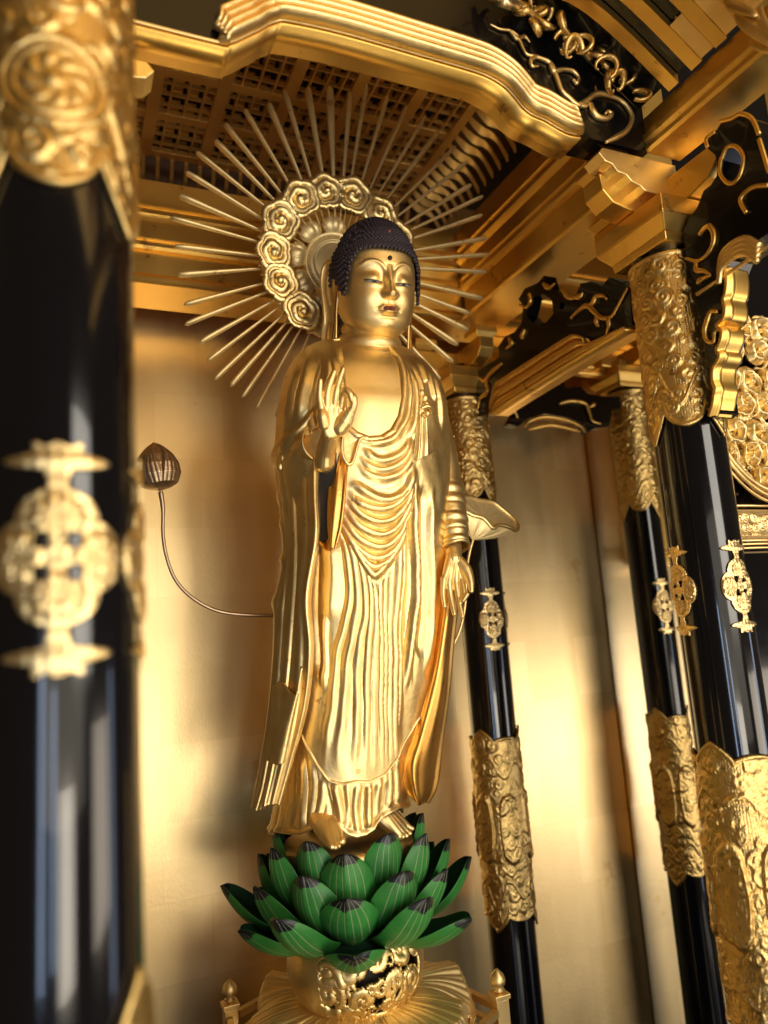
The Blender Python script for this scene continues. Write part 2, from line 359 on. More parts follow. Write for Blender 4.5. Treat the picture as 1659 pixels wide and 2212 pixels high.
# ---------------------------------------------------------------- ceiling lattice
cl=thing('lattice_ceiling','gilded lattice ceiling with dark openings above the halo','ceiling',(.33,.8,.715))
x0,x1,y0,y1,zh=.113,.585,.66,1.02,.715; dx=.082
fr=B()
xs=[.113+.0835*i for i in range(-1,6)]; ys=[1.02-.083*i for i in range(0,6)]
for i,x in enumerate(xs): fr.box((x-.0085,y0-.05,zh),(x+.0085,y1+.006,zh+.012))
for j,y in enumerate(ys): fr.box((xs[0],y-.0075,zh+.002),(xs[-1],y+.0075,zh+.0105))
fr.done('main_battens',latg,cl,smooth=False,bevel=.0008)
fi=B()
for i in range(len(xs)-1):
    for q in range(1,4):
        x=xs[i]+(xs[i+1]-xs[i])*q/4; fi.box((x-.0014,y0-.05,zh+.0035),(x+.0014,y1,zh+.0085))
for j in range(len(ys)-1):
    for q in range(1,4):
        y=ys[j+1]+(ys[j]-ys[j+1])*q/4; fi.box((xs[0],y-.0014,zh+.0045),(xs[-1],y+.0014,zh+.0095))
fi.done('fine_lattice',latg,cl,smooth=False)
st=B()
for i in range(len(xs)-1):
    for j in range(len(ys)-1):
        for q in range(4):
            for r_ in range(4):
                cx=xs[i]+(xs[i+1]-xs[i])*(q+.5)/4; cy=ys[j+1]+(ys[j]-ys[j+1])*(r_+.5)/4
                st.box((cx-.0062,cy-.0035,zh+.020),(cx+.0062,cy+.0015,zh+.0215))
                if r_%2==0: st.box((cx-.0075,cy-.0045,zh+.024),(cx+.0068,cy+.0065,zh+.031))
st.done('step_blocks',latg,cl,smooth=False)
B().box((-.4,y0-.015,zh+.046),(.80,1.199,zh+.05)).done('backing_board',dark,cl,smooth=False)
# cove with S ribs round the ceiling
cv=thing('ceiling_cove','dark cove of thin S shaped gold ribs between lattice ceiling and beams','ceiling cove',(.4,1.0,.68))
def cove(u): # 0..1 -> (out, z)
    return (u*1.0, .716-.052*(u**1.5)-.006*math.sin(u*2*PI))
us=np.linspace(0,1,14)
pr=[cove(u) for u in us]
V=[];F=[]
B_=B()
for (sx) in (0,):
    bw=.034; V=[(x,y1+.006+u*bw,z+.006) for x in (-.05,.60) for u,z in pr]; k=len(pr)
    B_.add(V,[(i,i+1,k+i+1,k+i) for i in range(k-1)])
    bw2=.066; V=[(xs[-1]+.006-.010+u*bw2*.95,y,z+.006) for y in (.60,1.03) for u,z in pr]
    B_.add(V,[(i,i+1,k+i+1,k+i) for i in range(k-1)])
B_.done('cove_board',mat('cove_board',(.10,.05,.02),.3,.6),cv)
rib0=None
def ribmesh(w,bw,axis):
    V=[]; k=len(pr)
    for s in (-w,w):
        for u,z in pr:
            zz=z-.716; V.append((s,u*bw,zz+.003) if axis==0 else (u*bw,s,zz+.003))
        for u,z in pr:
            zz=z-.716-.0065-.003*math.sin(u*PI*2); V.append((s,u*bw,zz) if axis==0 else (u*bw,s,zz))
    F=[]
    for s in range(2):
        o_=s*2*k; F+=[(o_+i,o_+i+1,o_+k+i+1,o_+k+i) for i in range(k-1)]
    F+=[(k+i,k+i+1,3*k+i+1,3*k+i) for i in range(k-1)]; F+=[(i,i+1,2*k+i+1,2*k+i) for i in range(k-1)]
    F+=[(0,k,3*k,2*k),(k-1,2*k-1,4*k-1,3*k-1)]
    return V,F
def ribs(positions,axis,bw):
    r0=None
    for p in positions:
        if r0 is None:
            V,F=ribmesh(.0022,bw,axis); r0=mk('rib',np.array(V)+np.array(p),F,latg,cv); p0=np.array(p); base=r0
            me=r0.data
            for v in me.vertices: v.co=Vector(v.co)-Vector(p)+Vector(wloc(cv))
            r0.location=Vector(p)-Vector(wloc(cv))
        else:
            c=r0.copy(); C.objects.link(c); c.parent=cv; c.location=Vector(p)-Vector(wloc(cv))
ribs([(x,y1+.006,.716) for x in np.arange(.05,.58,.0205)],0,.033)
ribs([(xs[-1]+.002,y,.716) for y in np.arange(.70,1.02,.0205)],1,.058)
CS=1.175   # ceiling stands above the longest halo rays
for t_ in (cl,cv): t_.location=t_.location*CS; t_.scale=(CS,CS,CS)
o=B().box((-.5,1.262,.60),(1.0,1.28,1.05)).done('upper_wall_board',latg,None,smooth=False,loc=(.25,1.27,.6)); tag(o,'dark gold board above the back beam behind the ceiling cove','board')
# ---------------------------------------------------------------- front lintel
ln=thing('front_lintel','black lacquer lintel across the front with a swelling gold rib moulding','lintel',(.33,.62,.55))
bpx=[(335,45),(470,79),(505,80),(541,75),(560,66),(576,56),(594,50),(617,48),(734,73),(910,123),(1010,152),(1045,164),(1070,177),(1092,193),(1110,213),(1127,234),(1148,250),(1174,261),(1220,287),(1245,292)]
tpx=[(330,40),(450,62),(453,45),(465,32),(490,24),(517,20),(545,8),(562,-2),(600,-8),(675,0),(822,29),(910,58),(1010,92),(1086,123),(1133,158),(1155,190),(1168,217),(1203,240),(1238,281),(1247,290)]
bot=np.array([atY(x,y,.60) for x,y in bpx])[:,[0,2]]; bot[-1,0]=.545
top=np.array([atY(x,y,.60) for x,y in tpx])[:,[0,2]]
bot[0]=(.0,.546); bot[1]=(.128,.546); bot[2]=(.143,.549)
for i in (6,): pass
bs=resample(bot,260); 
# outward normal offset for the rib moulding, widest over the swelling
tg=np.gradient(bs,axis=0); nr=np.stack([-tg[:,1],tg[:,0]],1); nr/=np.linalg.norm(nr,axis=1)[:,None]
wd=.033*sst(bs[:,0],.130,.15)*(1-sst(bs[:,0],.535,.55))
nr2=nr.copy(); nr2[:,0]*=.75; nr2[:,1]=np.maximum(nr2[:,1],.55)
un=np.linspace(0,1,44)
ridge=.010*np.abs(np.sin(un*PI*4.0))**.7+.004*(1-un)
P=np.zeros((260,44,3))
for j,u in enumerate(un):
    P[:,j,0]=bs[:,0]+nr2[:,0]*wd*u; P[:,j,2]=bs[:,1]+nr2[:,1]*wd*u; P[:,j,1]=.5985-ridge[j]*np.clip(wd/.03,0,1)
k0=np.where(wd>.002)[0]; P=P[k0[0]:k0[-1]+1]
mo=mk('rib_moulding',P,gridF(P.shape[0],44),gold,ln,solid=.003,off=0)
# lintel board: front face black, from curve up; unseen upper part added to block light over the beams
Bd=B(); kb=len(bs)
V=[(x,.600,z) for x,z in bs]+[(x,.600,.90) for x,z in bs]; Bd.add(V,[(i,i+1,kb+i+1,kb+i) for i in range(kb-1)])
V=[(x,.635,z) for x,z in bs]+[(x,.635,.90) for x,z in bs]; Bd.add(V,[(kb+i,kb+i+1,i+1,i) for i in range(kb-1)])
xe=[bs[-1,0],.645]; Bd.box((bs[-1,0],.600,.546),(.646,.635,.90)); Bd.box((-.06,.600,.546),(0,.635,.90))
Bd.done('board',lacq2,ln,smooth=False)
un_=B(); V=[(x,.5985,z-.0015) for x,z in bs]+[(x,.637,z-.0015) for x,z in bs]; un_.add(V,[(i,kb+i,kb+i+1,i+1) for i in range(kb-1)])
un_.add([(-.05,.5985,.5445),(0,.5985,.5445),(0,.637,.5445),(-.05,.637,.5445)],[(0,3,2,1)])
o=un_.done('gilded_soffit',beamg,ln,solid=.003,off=1)
# thin bright line along the lower front edge
o=B().tube([(x,.5975,z) for x,z in bs[::3]],.0016,6).done('edge_bead',gold,ln)
# inner face of lintel towards the ceiling
B().extrude([(0,.665),(.008,.665),(.008,.74),(0,.74)],lambda u,v,t:(t,.637+u,v),-.05,.645).done('inner_rail',beamg,ln,smooth=False)
# gold vine on the lintel
def q6(pts): return [(1080+x*.349,y*.349) for x,y in pts]
vines=[([(-60,150),(0,180),(60,190),(110,230),(160,330),(220,350),(310,390),(350,480),(380,560),(430,610),(480,650),(540,620),(600,580),(700,600),(770,640),(815,720),(790,800),(720,850),(655,880)],[.0010,.0016,.002,.0026,.002,.0026,.003,.0035,.0035,.0038,.004,.0036,.004,.0032,.003,.0034,.0036,.004,.002]),
 ([(60,190),(105,240),(150,225),(185,262)],[.002,.003,.0025,.001]),([(220,350),(190,375),(200,410),(240,408)],[.003,.003,.0025,.001]),
 ([(310,390),(330,440),(390,430),(450,440),(485,480),(475,515),(450,490)],[.003,.004,.003,.003,.0025,.003,.002]),
 ([(430,610),(475,645),(530,655),(560,600)],[.003,.003,.003,.001]),([(540,620),(590,580),(590,530)],[.003,.0025,.001]),
 ([(560,640),(575,690),(610,725),(660,735),(690,710),(670,690),(650,705)],[.003,.0045,.004,.0035,.003,.0025,.002])]
vb=B()
for pts,rr in vines:
    pp=np.array([atY(x,y,.5975) for x,y in q6(pts)]); s=spline(pp,8); r=np.interp(np.linspace(0,1,len(s)),np.linspace(0,1,len(rr)),rr); vb.tube(s,r*.9,8)
vb.done('gold_vine',gold,ln)
# ---------------------------------------------------------------- brackets (capitals)
def capital(label,X,Y,R,z0,m=beamg,sc=1.0,nose=None,fwd=True):
    t=thing('bracket_capital',label,'capital',(X,Y,z0)); b=B(); s=sc
    def blk(h,w0,w1,z): # tapered block
        V=[(X+a*w0,Y+c*w0,z) for a,c in ((-1,-1),(1,-1),(1,1),(-1,1))]+[(X+a*w1,Y+c*w1,z+h) for a,c in ((-1,-1),(1,-1),(1,1),(-1,1))]
        b.add(V,[(0,3,2,1),(4,5,6,7),(0,1,5,4),(1,2,6,5),(2,3,7,6),(3,0,4,7)])
    blk(.010*s,.044*s,.046*s,z0); blk(.017*s,.046*s,.058*s,z0+.010*s); blk(.022*s,.058*s,.058*s,z0+.0271*s)
    b.done('bearing_block',m,t,smooth=False,bevel=.0012)
    # cross arms with rounded ends
    for ax in (0,1):
        a=B(); L=.105*s; pr=[(-L,.040*s),(-L*.98,.020*s),(-L*.85,.006*s),(-L*.6,0),(L*.6,0),(L*.85,.006*s),(L*.98,.020*s),(L,.040*s)]
        zb=z0+.0495*s+ax*.0008
        a.extrude(pr,(lambda u,v,tt:(X+u,Y+tt,zb+v)) if ax==0 else (lambda u,v,tt:(X+tt,Y+u,zb+v)),-.016*s+ax*.001,.016*s-ax*.001)
        a.done('bracket_arm',m,t,smooth=False,bevel=.0012)
    for dx_,dy_ in ((-.085,0),(.085,0),(0,-.085),(0,.085)):
        if dy_<0 and not fwd: continue
        a=B(); cx,cy=X+dx_*s,Y+dy_*s; w0,w1=.016*s,.023*s; z=z0+.0905*s
        V=[(cx+p*w0,cy+q*w0,z) for p,q in ((-1,-1),(1,-1),(1,1),(-1,1))]+[(cx+p*w1,cy+q*w1,z+.010*s) for p,q in ((-1,-1),(1,-1),(1,1),(-1,1))]+[(cx+p*w1,cy+q*w1,z+.021*s) for p,q in ((-1,-1),(1,-1),(1,1),(-1,1))]
        a.add(V,[(0,3,2,1),(8,9,10,11),(0,1,5,4),(1,2,6,5),(2,3,7,6),(3,0,4,7),(4,5,9,8),(5,6,10,9),(6,7,11,10),(7,4,8,11)])
        a.done('small_block',m,t,smooth=False,bevel=.001)
    # carved nose with moulded end under the lintel
    if nose:
        a=B(); pr=[(0,0),(.040,0),(.046,.006),(.055,.009),(.060,.016),(.070,.018),(.074,.026),(.082,.028),(.088,.037),(.083,.045),(0,.045)]
        a.extrude([(u*nose,v) for u,v in pr],lambda u,v,tt:(X+u,Y+tt,z0+.112*s-.047+v),-.034,-.006)
        a.done('carved_nose',gold,t,smooth=False,bevel=.001)
    return t
capital('stepped gold bracket capital on top of the sharp right pillar',.69,.636,.04,.430,beamg,nose=-1.35,fwd=False)
capital('gold bracket capital at upper left, mostly behind the nearest pillar',-.035,.66,.036,.445,beamg,.8,nose=1.3)
capital('blurred gold bracket capital above the pillar right of the statue',.665,1.11,.038,.405,beamg,.9)
capital('blurred gold bracket capital above the farthest pillar',1.035,1.11,.036,.445,beamg,.8)
capital('gold bracket capital at the back left corner',.0,1.11,.036,.405,beamg,.9)
# corner beam running forward over the porch (toward the viewer, right)
pf=thing('porch_beam','gold beam with thin mouldings running toward the viewer at upper right','beam',(.68,.3,.545))
o=B().extrude([(.05,.545),(0,.545),(-.0035,.548),(-.0035,.553),(.0,.555),(-.005,.560),(-.005,.567),(.0,.570),(.0,.590),(.05,.590)],lambda u,v,t:(.645+u,t,v),-.2,.5995).done('beam_body',beamg,pf); autosmooth(o,25)
# porch cove: bent ribs
pc=thing('porch_cove','row of bent gold ribs with riveted end plates over black gaps at upper right','ceiling cove',(.6,.5,.6))
bd=B(); th=np.linspace(0,1,12); prof=[(.640-.16*t_-.02*math.sin(t_*PI),.590+.075*t_**1.0+.028*math.sin(t_*PI)) for t_ in th]
V=[(x,y,z+.012) for y in (.05,.5995) for x,z in prof]; bd.add(V,[(i,i+1,12+i+1,12+i) for i in range(11)])
bd.done('cove_board',lacq2,pc,smooth=True)
for k in range(12):
    y=.545-.0335*k
    a=B(); V=[(x,y+s_,z+dz) for s_ in (-.0075,.0075) for dz in (0,.010) for x,z in prof]; n_=12
    a.add(V,[(i,i+1,n_+i+1,n_+i) for i in range(n_-1)]+[(2*n_+i,3*n_+i,3*n_+i+1,2*n_+i+1) for i in range(n_-1)]+[(i,2*n_+i,2*n_+i+1,i+1) for i in range(n_-1)])
    a.done('rib',beamg,pc,smooth=False)
    if k==0: continue
    x0_,z0_=prof[0]; x1_,z1_=prof[3]
    a=B(); y2=y-.0165
    pts=[(x0_,z0_-.001),(x1_,z1_-.001)]
    V=[]; 
    for s_ in (-.0085,.0085):
        for x,z in ((prof[0][0]-.0,prof[0][1]),prof[1],((prof[1][0]+prof[2][0])/2,(prof[1][1]+prof[2][1])/2),prof[2]): V.append((x,y2+s_,z+.004))
    a.add(V,[(0,4,5,1),(1,5,6,2),(2,6,7,3)])
    for q in (1,2): a.ball((prof[q][0],y2,prof[q][1]+.005),.0014,6)
    a.done('end_plate',latg,pc,smooth=False,solid=.002)
B().box((.55,-.2,.6715),(.70,.5995,.68)).done('upper_board',latg,pc,smooth=False)
pc2=B().box((-.3,-.3,.712),(.72,.59,.72)).done('porch_ceiling',latg,None,smooth=False,loc=(.2,.2,.712)); tag(pc2,'dark gold board ceiling over the front porch at the top','ceiling')
# dragon coils above the lintel
dr=thing('dragon_carving','gilded openwork carving of coils and scrolls above the black lintel','carving',(.42,.56,.66))
r_=random.Random(5); b=B()
path=[(1040,-25),(1080,0),(1115,8),(1150,30),(1185,62),(1215,78),(1250,108),(1290,128),(1330,170),(1365,196)]
def dpt(x,y,Y=.585): return atY(x,y,Y)
for k in range(26):
    t=k/25*9; i_=min(8,int(t)); fx_=t-i_; cx=path[i_][0]*(1-fx_)+path[i_+1][0]*fx_+r_.uniform(-22,26); cy=path[i_][1]*(1-fx_)+path[i_+1][1]*fx_+r_.uniform(-30,14)
    c_=dpt(cx,cy,.59-r_.uniform(0,.03)); t0=r_.uniform(0,6); rad=r_.uniform(.008,.016); sgn=r_.choice([-1,1]); pts=[]
    for i in range(12):
        a=t0+i*.45*sgn; rr=rad*(1-i/16); pts.append(c_+np.array([rr*math.cos(a),-.006*math.sin(i*.5),rr*math.sin(a)]))
    b.tube(spline(pts,4),np.interp(np.linspace(0,1,45),[0,.4,1],[.0028,.0046,.0012]),8,flat=.7)
b.done('coils',carv,dr)
b=B(); b.tube(spline([dpt(1050,-30),dpt(1090,5,.575),dpt(1130,15,.585),dpt(1165,45,.57)],8),np.interp(np.linspace(0,1,25),[0,.5,1],[.004,.0060,.003]),10)
b.done('silver_coil',mirr,dr); b=B(); b.tube(spline([dpt(1215,100),dpt(1250,98,.575),dpt(1275,128,.585)],8),.0040,10); b.done('silver_coil',mirr,dr)
# ---------------------------------------------------------------- side valance between right front pillar and third pillar
sv=thing('side_valance','black scroll edged valance board between the two right inner pillars','valance',(.68,.9,.4))
def q8(p): return [(945+x*.3092,594+y*.3092) for x,y in p]
XV=.668
def vx(p,X=XV): return [tuple(atX(x,y,X)[1:]) for x,y in q8(p)]
topo=vx([(1345,40),(1290,50),(1200,15),(1150,75),(1070,45),(1000,60),(965,150),(985,120),(900,180),(830,110),(770,95),(745,5),(700,55),(610,95),(565,170),(600,215),(585,340),(535,400),(470,430),(425,500),(430,575),(330,640),(240,690),(195,750),(205,850),(235,1000),(385,965)])
boto=vx([(405,880),(440,765),(500,720),(940,440),(1000,422),(1050,440),(1080,480),(1360,345)])
from mathutils.geometry import tessellate_polygon
hole=vx([(650,165),(740,130),(800,180),(810,270),(760,330),(680,350),(620,280)])
hole2=vx([(860,190),(890,200),(880,240),(850,235)])
plate('board',topo+boto,lambda u,v,w:(XV+w,u,v),lacq2,sv,.022,[hole,hole2])
upper=resample(np.array(vx([(400,965),(405,880),(440,765),(500,720),(720,578),(940,440),(1000,422),(1050,440),(1082,485),(1345,372)])),160)
lower=resample(np.array(vx([(388,968),(480,905),(600,828),(900,638),(1100,515),(1345,372)])),160)
# keep both rows aligned along the board
lo_z=np.interp(upper[:,0],lower[::-1,0] if lower[0,0]>lower[-1,0] else lower[:,0],lower[::-1,1] if lower[0,0]>lower[-1,0] else lower[:,1])
ug=np.linspace(0,1,30); P=np.zeros((160,30,3))
for j,u in enumerate(ug): P[:,j,1]=upper[:,0]; P[:,j,2]=lo_z+(np.maximum(upper[:,1],lo_z+.0005)-lo_z)*u; P[:,j,0]=XV-.003-.007*abs(math.sin(u*PI*2.5+.3))
mk('rib_moulding',P,gridF(160,30),beamg,sv,solid=.003,off=0)
ys2=np.linspace(lower[:,0].min(),lower[:,0].max(),40); zs2=np.interp(ys2,lower[::-1,0] if lower[0,0]>lower[-1,0] else lower[:,0],lower[::-1,1] if lower[0,0]>lower[-1,0] else lower[:,1])
P=np.array([[(XV-.009,y,z-.001),(XV+.030,y,z-.001)] for y,z in zip(ys2,zs2)]); mk('gilded_edge',P,gridF(40,2),beamg,sv,solid=.004,off=0)
def scrolls(bm,org,ax,az,items,side=0):
    """C scrolls as tubes: org + ax*s + az*t"""
    org=np.array(org,float); ax=np.array(ax,float); az=np.array(az,float)
    for (s,t,r,a0,a1,w) in items:
        a=np.linspace(a0,a1,26); q=np.linspace(1,.25,26); bm.tube([org+ax*(s+r*k*math.cos(x))+az*(t+r*k*math.sin(x)) for x,k in zip(a,q)],np.linspace(w,w*.45,26),7)
def tubes_px(bm,lst,plane,w):
    for pts in lst: s=spline(np.array([plane(x,y) for x,y in q8(pts)]),8); bm.tube(s,np.interp(np.linspace(0,1,len(s)),[0,.3,1],[w*.6,w,w*.4]),7)
pxv=lambda x,y:atX(x,y,XV-.002)
for pts in ([(935,300),(1000,240),(1050,215),(1100,260),(1150,300),(1220,290),(1260,220),(1330,90)],[(1060,215),(1090,190),(1110,150),(1160,145),(1185,170)],[(1110,290),(1115,340),(1130,360)],[(1190,290),(1200,350),(1180,420)],[(640,130),(650,180),(620,225),(575,205)],[(740,60),(780,90),(820,60)],[(450,620),(380,680),(330,740),(290,720)],[(340,740),(350,820),(300,860),(280,940)],[(500,440),(520,480),(480,515)],[(960,160),(1000,150),(1015,120)],[(610,380),(590,430),(600,440)],[(870,100),(930,160),(1010,130)]):
    b=B(); tubes_px(b,[pts],pxv,.0042); b.done('gold_scroll',beamg,sv)
# back valance between third and farthest pillar: black with low arch
bv=thing('back_valance','blurred black valance with a gold arch between the two far right pillars','valance',(.85,1.1,.4))
YV=1.09
def vy(p): return [tuple(atY(x,y,YV)[[0,2]]) for x,y in q8(p)]
plate('board',vy([(470,930),(560,880),(690,800),(800,770),(860,690),(895,790),(1000,780),(1050,830),(1200,850),(1400,850),(1400,905),(1225,940),(1200,1060),(1100,1070),(1050,1100),(1025,1040),(900,995),(750,970),(640,1000),(560,1060),(500,1040),(540,970)]),lambda u,v,w:(u,YV+w,v),lacq2,bv,.02)
b=B(); tubes_px(b,[[(610,1060),(640,1020),(750,990),(900,1015),(1000,1060),(1030,1100)],[(640,1075),(800,1050),(1000,1095)],[(850,900),(930,880),(1030,900),(1060,960),(1080,1020),(1140,1040)],[(480,960),(540,960),(560,1000)],[(1100,900),(1060,925)]],lambda x,y:atY(x,y,YV-.004),.0042); b.done('gold_trim',beamg,bv)
ub=thing('upper_frieze','blurred gold frieze of stepped blocks above the far right valance','frieze',(.85,1.12,.5))
b=B(); b.box((.70,1.100,.472),(1.16,1.118,.530))
for k in range(7): b.box((.735+.045*k,1.075,.475+.006*(k%2)),(.762+.045*k,1.0995,.500))
b.done('frieze_board',beamg,ub,smooth=False,bevel=.002)
# ---------------------------------------------------------------- carved black arch bracket from right pillar toward the viewer
ab=thing('arch_bracket','black bracket board with gold scrolls and cusped gold edge beside the right pillar','bracket',(.69,.56,.4))
XA=.668
def qA(p): return [(1404+x*.2931,486+y*.2931) for x,y in p]
edp=[(445,1415),(470,1330),(480,1260),(490,1210),(470,1150),(475,1060),(510,1000),(520,960),(500,930),(530,850),(535,790),(500,745),(550,690),(560,620),(548,555),(565,500),(570,420),(560,325)]
ed=resample(np.array([atX(x,y,XA)[1:] for x,y in qA(edp)]),140)
out=[tuple(p+np.array([.0015,0])) for p in ed][::3]
top_=[tuple(atX(x,y,XA)[1:]) for x,y in [(1575,562),(1600,545),(1665,500),(1700,480),(1700,380),(1668,372),(1652,392),(1650,330),(1640,290),(1625,258),(1600,248),(1580,262),(1560,262),(1545,285),(1528,300),(1530,322),(1545,335),(1550,352),(1548,380),(1535,400),(1520,412),(1505,450),(1490,470),(1475,500)]]
tail=[tuple(atX(x,y,XA)[1:]) for x,y in [(1480,540),(1500,620),(1515,700),(1530,800),(1545,890)]]
hl_=[tuple(atX(x,y,XA)[1:]) for x,y in [(1558,345),(1572,318),(1592,318),(1606,340),(1600,375),(1585,395),(1568,392),(1556,372)]]
plate('board',out+top_+tail,lambda u,v,w:(XA+w,u,v),lacq2,ab,.036,[hl_])
w_=16; V=np.zeros((140,w_,3))
for j in range(w_):
    u=j/(w_-1); V[:,j,0]=XA-.004+.034*u; V[:,j,1]=ed[:,0]-.001-.003*(abs(u-.2)<.07); V[:,j,2]=ed[:,1]
mk('cusped_edge',V,gridF(140,w_),beamg,ab,solid=.004,off=0)
pxa=lambda x,y:atX(x,y,XA-.002)
for pts in ([(365,75),(400,30),(440,10),(470,60),(465,140),(420,220),(350,265),(260,245)],[(340,270),(345,330),(400,340),(450,370)],[(350,430),(380,400),(450,370)],[(500,640),(450,640),(425,700),(405,780),(420,850),(470,860),(480,790),(520,760)]):
    b=B(); P=spline(np.array([pxa(x,y) for x,y in qA(pts)]),8); b.tube(P,np.interp(np.linspace(0,1,len(P)),[0,.3,1],[.0022,.0036,.0016]),8); b.done('gold_scroll',beamg,ab)
for pts in ([(1556,262),(1580,256),(1600,246),(1624,256),(1640,290)],[(1529,318),(1526,300),(1545,284)],[(1640,300),(1652,340),(1662,372)],[(1612,460),(1600,430),(1625,405),(1660,400)],[(1558,345),(1572,318),(1592,318),(1606,340),(1600,375),(1585,395),(1568,392),(1556,372),(1558,345)]):
    b=B(); P=spline(np.array([pxa(x,y) for x,y in pts]),8); b.tube(P,.0024,8); b.done('gold_scroll',beamg,ab)
b=B(); P=spline(np.array([pxa(x,y) for x,y in [(1556,582),(1562,550),(1585,526),(1612,516),(1640,532)]]),8)
for k in range(4): q=P*(1-.0)+np.array([-.002*k,0,-.006*k]); b.tube(q,.0042-.0004*k,8)
P=np.array([pxa(x,y) for x,y in [(1505,636),(1560,600),(1640,545),(1700,505)]]); b.tube(P,.0022,6); b.done('gold_shell',gold,ab)
# gilded leaf tip in the top right corner
lt=thing('leaf_carving','gilded curling leaf carving hanging into the top right corner','carving',(.62,.40,.60))
b=B()
for (x,y,dx_,dy_,r) in ((1600,10,60,90,.010),(1640,20,30,100,.009),(1575,-5,50,40,.008),(1630,80,50,40,.007)):
    p=[atX(x+dx_*t-8*math.sin(t*5),y+dy_*t,.615-.01*t) for t in np.linspace(0,1,10)]; b.tube(p,r*np.sin(np.linspace(.6,2.9,10)),10,flat=.5)
b.done('leaves',gold,lt)
# ---------------------------------------------------------------- right side: transom, panel
tr=thing('openwork_transom','bright gilded openwork transom with leaf scrolls right of the right pillar','transom',(.82,.66,.2))
x=np.linspace(.735,.93,230); z=np.linspace(.135,.385,260); Sg,Tg=np.meshgrid(x,z,indexing='ij')
r=np.random.default_rng(4); H=np.zeros(Sg.shape); K=np.zeros(Sg.shape,bool)
for j in range(8):
    for i in range(6):
        cx=.752+.040*i+.020*(j%2)+r.uniform(-.004,.004); cz=.160+.034*j+r.uniform(-.004,.004); rad=r.uniform(.019,.026)
        hand=r.choice([-1,1]); ph=r.uniform(0,6); v=spiral(Sg,Tg,cx,cz,rad,1.5,hand,ph,5); H=np.maximum(H,v); 
K=H>.44
ell=((Sg-.85)/.115)**2+((Tg-.30)/.155)**2
K&=(ell<1)
relief('leaf_scrolls',Sg,Tg,H,K,lambda s,t,h:np.stack([s,.668-.016*h,t],-1),gold,tr,.012)
ang=np.linspace(PI*.95,PI*1.75,60)
b=B()
for rr_,y_,w_ in ((1.0,.655,.0035),(1.06,.652,.0025),(1.10,.655,.002)):
    b.tube([(.85+.115*rr_*math.cos(a)*1.0,y_,.30+.155*rr_*math.sin(a)*1.0) for a in ang],w_,8)
b.tube([(.735,.653,.30),(.741,.653,.345),(.76,.653,.352),(.80,.653,.350)],.004,8); b.tube([(.735,.653,.338),(.80,.653,.340)],.0025,8)
b.done('frame',pale,tr)
b=B().box((.736,.690,.072),(1.0,.70,1.0)); b.done('backing_board',lacq,tr,smooth=False)
b=B().box((.7365,.672,.086),(1.0,.689,.125)); o=b.done('engraved_plate',pale,tr,smooth=False,bevel=.001)
b=B()
for z_ in (.128,.0835,.079,.074): b.tube([(.7335,.664,z_),(1.0,.664,z_)],.0016,6)
b.done('bright_lines',pale,tr)
x=np.linspace(.745,.9,150); z=np.linspace(.090,.121,40); Sg,Tg=np.meshgrid(x,z,indexing='ij'); H=ornate(Sg,Tg,.745,.9,.09,.121,.011,9)
relief('plate_scroll',Sg,Tg,H,np.ones(Sg.shape,bool),lambda s,t,h:np.stack([s,.6695-.003*h,t],-1),pale,tr,.001)
lp=thing('lacquer_panel','glossy black panel with gold line scrolls below the openwork transom','panel',(.8,.69,-.3))
B().box((.736,.690,FZ),(1.0,.70,.070)).done('board',lacq,lp,smooth=False)
b=B()
for cz in (.035,-.075):
    for s in (1,-1):
        a=np.linspace(0,4.6,30); b.tube([(.775+s*0+.020*(1-t_/6)*math.cos(t_*s),.688,cz+s*.025+.022*(1-t_/6)*math.sin(t_*s)) for t_ in a],.0022,6)
b.tube([(.757,.688,.02),(.752,.688,-.01),(.760,.688,-.04),(.752,.688,-.075)],.0018,6)
b.done('gold_line_scroll',pale,lp)
# small gold bracket block on the far right wall
bb=B().box((1.085,1.12,.10),(1.20,1.195,.125)); bb.box((1.095,1.13,.1255),(1.20,1.195,.46)); o=bb.done('gold_post',beamg,None,smooth=False,bevel=.002,loc=(1.14,1.16,.1)); tag(o,'plain gold post with a stepped foot behind the right pillar','post')

ow=B().box((1.003,.690,.50),(2.2,.70,1.4)); o=ow.done('outer_lintel_board',beamg,None,smooth=False,loc=(1.5,.69,.5)); tag(o,'plain gold board above the side aisle at far right','board')
# ============================================================ STATUE
def yc(z): return .92-.126*(np.asarray(z)+.235)
CT=[(738,738,852,.030),(743,718,868,.036),(752,682,893,.050),(766,655,912,.056),(788,633,930,.060),(820,615,944,.064),(855,605,953,.067),(900,599,957,.071),(950,596,960,.074),(1000,596,961,.076),(1060,608,958,.077),(1120,616,953,.077),(1180,620,950,.077),(1250,618,946,.077),(1330,612,943,.078),(1400,610,940,.078),(1500,608,928,.078),(1600,604,900,.078),(1700,600,878,.078),(1812,588,868,.078)]
cz=[];cxx=[];ca=[];cb=[]
for y,l,r,b_ in CT:
    z=.3
    for _ in range(6):
        Y=float(yc(z)); L=atY(l,y,Y); R_=atY(r,y,Y); z=(L[2]+R_[2])/2
    cz.append(z); cxx.append((L[0]+R_[0])/2); ca.append((R_[0]-L[0])/2/1.05); cb.append(b_)
cz=np.array(cz[::-1]); cxx=np.array(cxx[::-1]); ca=np.array(ca[::-1]); cb=np.array(cb[::-1])
_zz=np.linspace(cz[0],cz[-1],700)
def _sm(a,k=45):
    v=np.interp(_zz,cz,a); w_=np.hanning(k); w_/=w_.sum(); h=k//2; q=np.convolve(np.r_[2*v[0]-v[h:0:-1],v,2*v[-1]-v[-2:-h-2:-1]],w_,'same')[h:-h]; e=np.clip((699-np.arange(700))/30,0,1); return q*e+v*(1-e)
cxx,ca,cb=_sm(cxx),_sm(ca),_sm(cb); cz=_zz
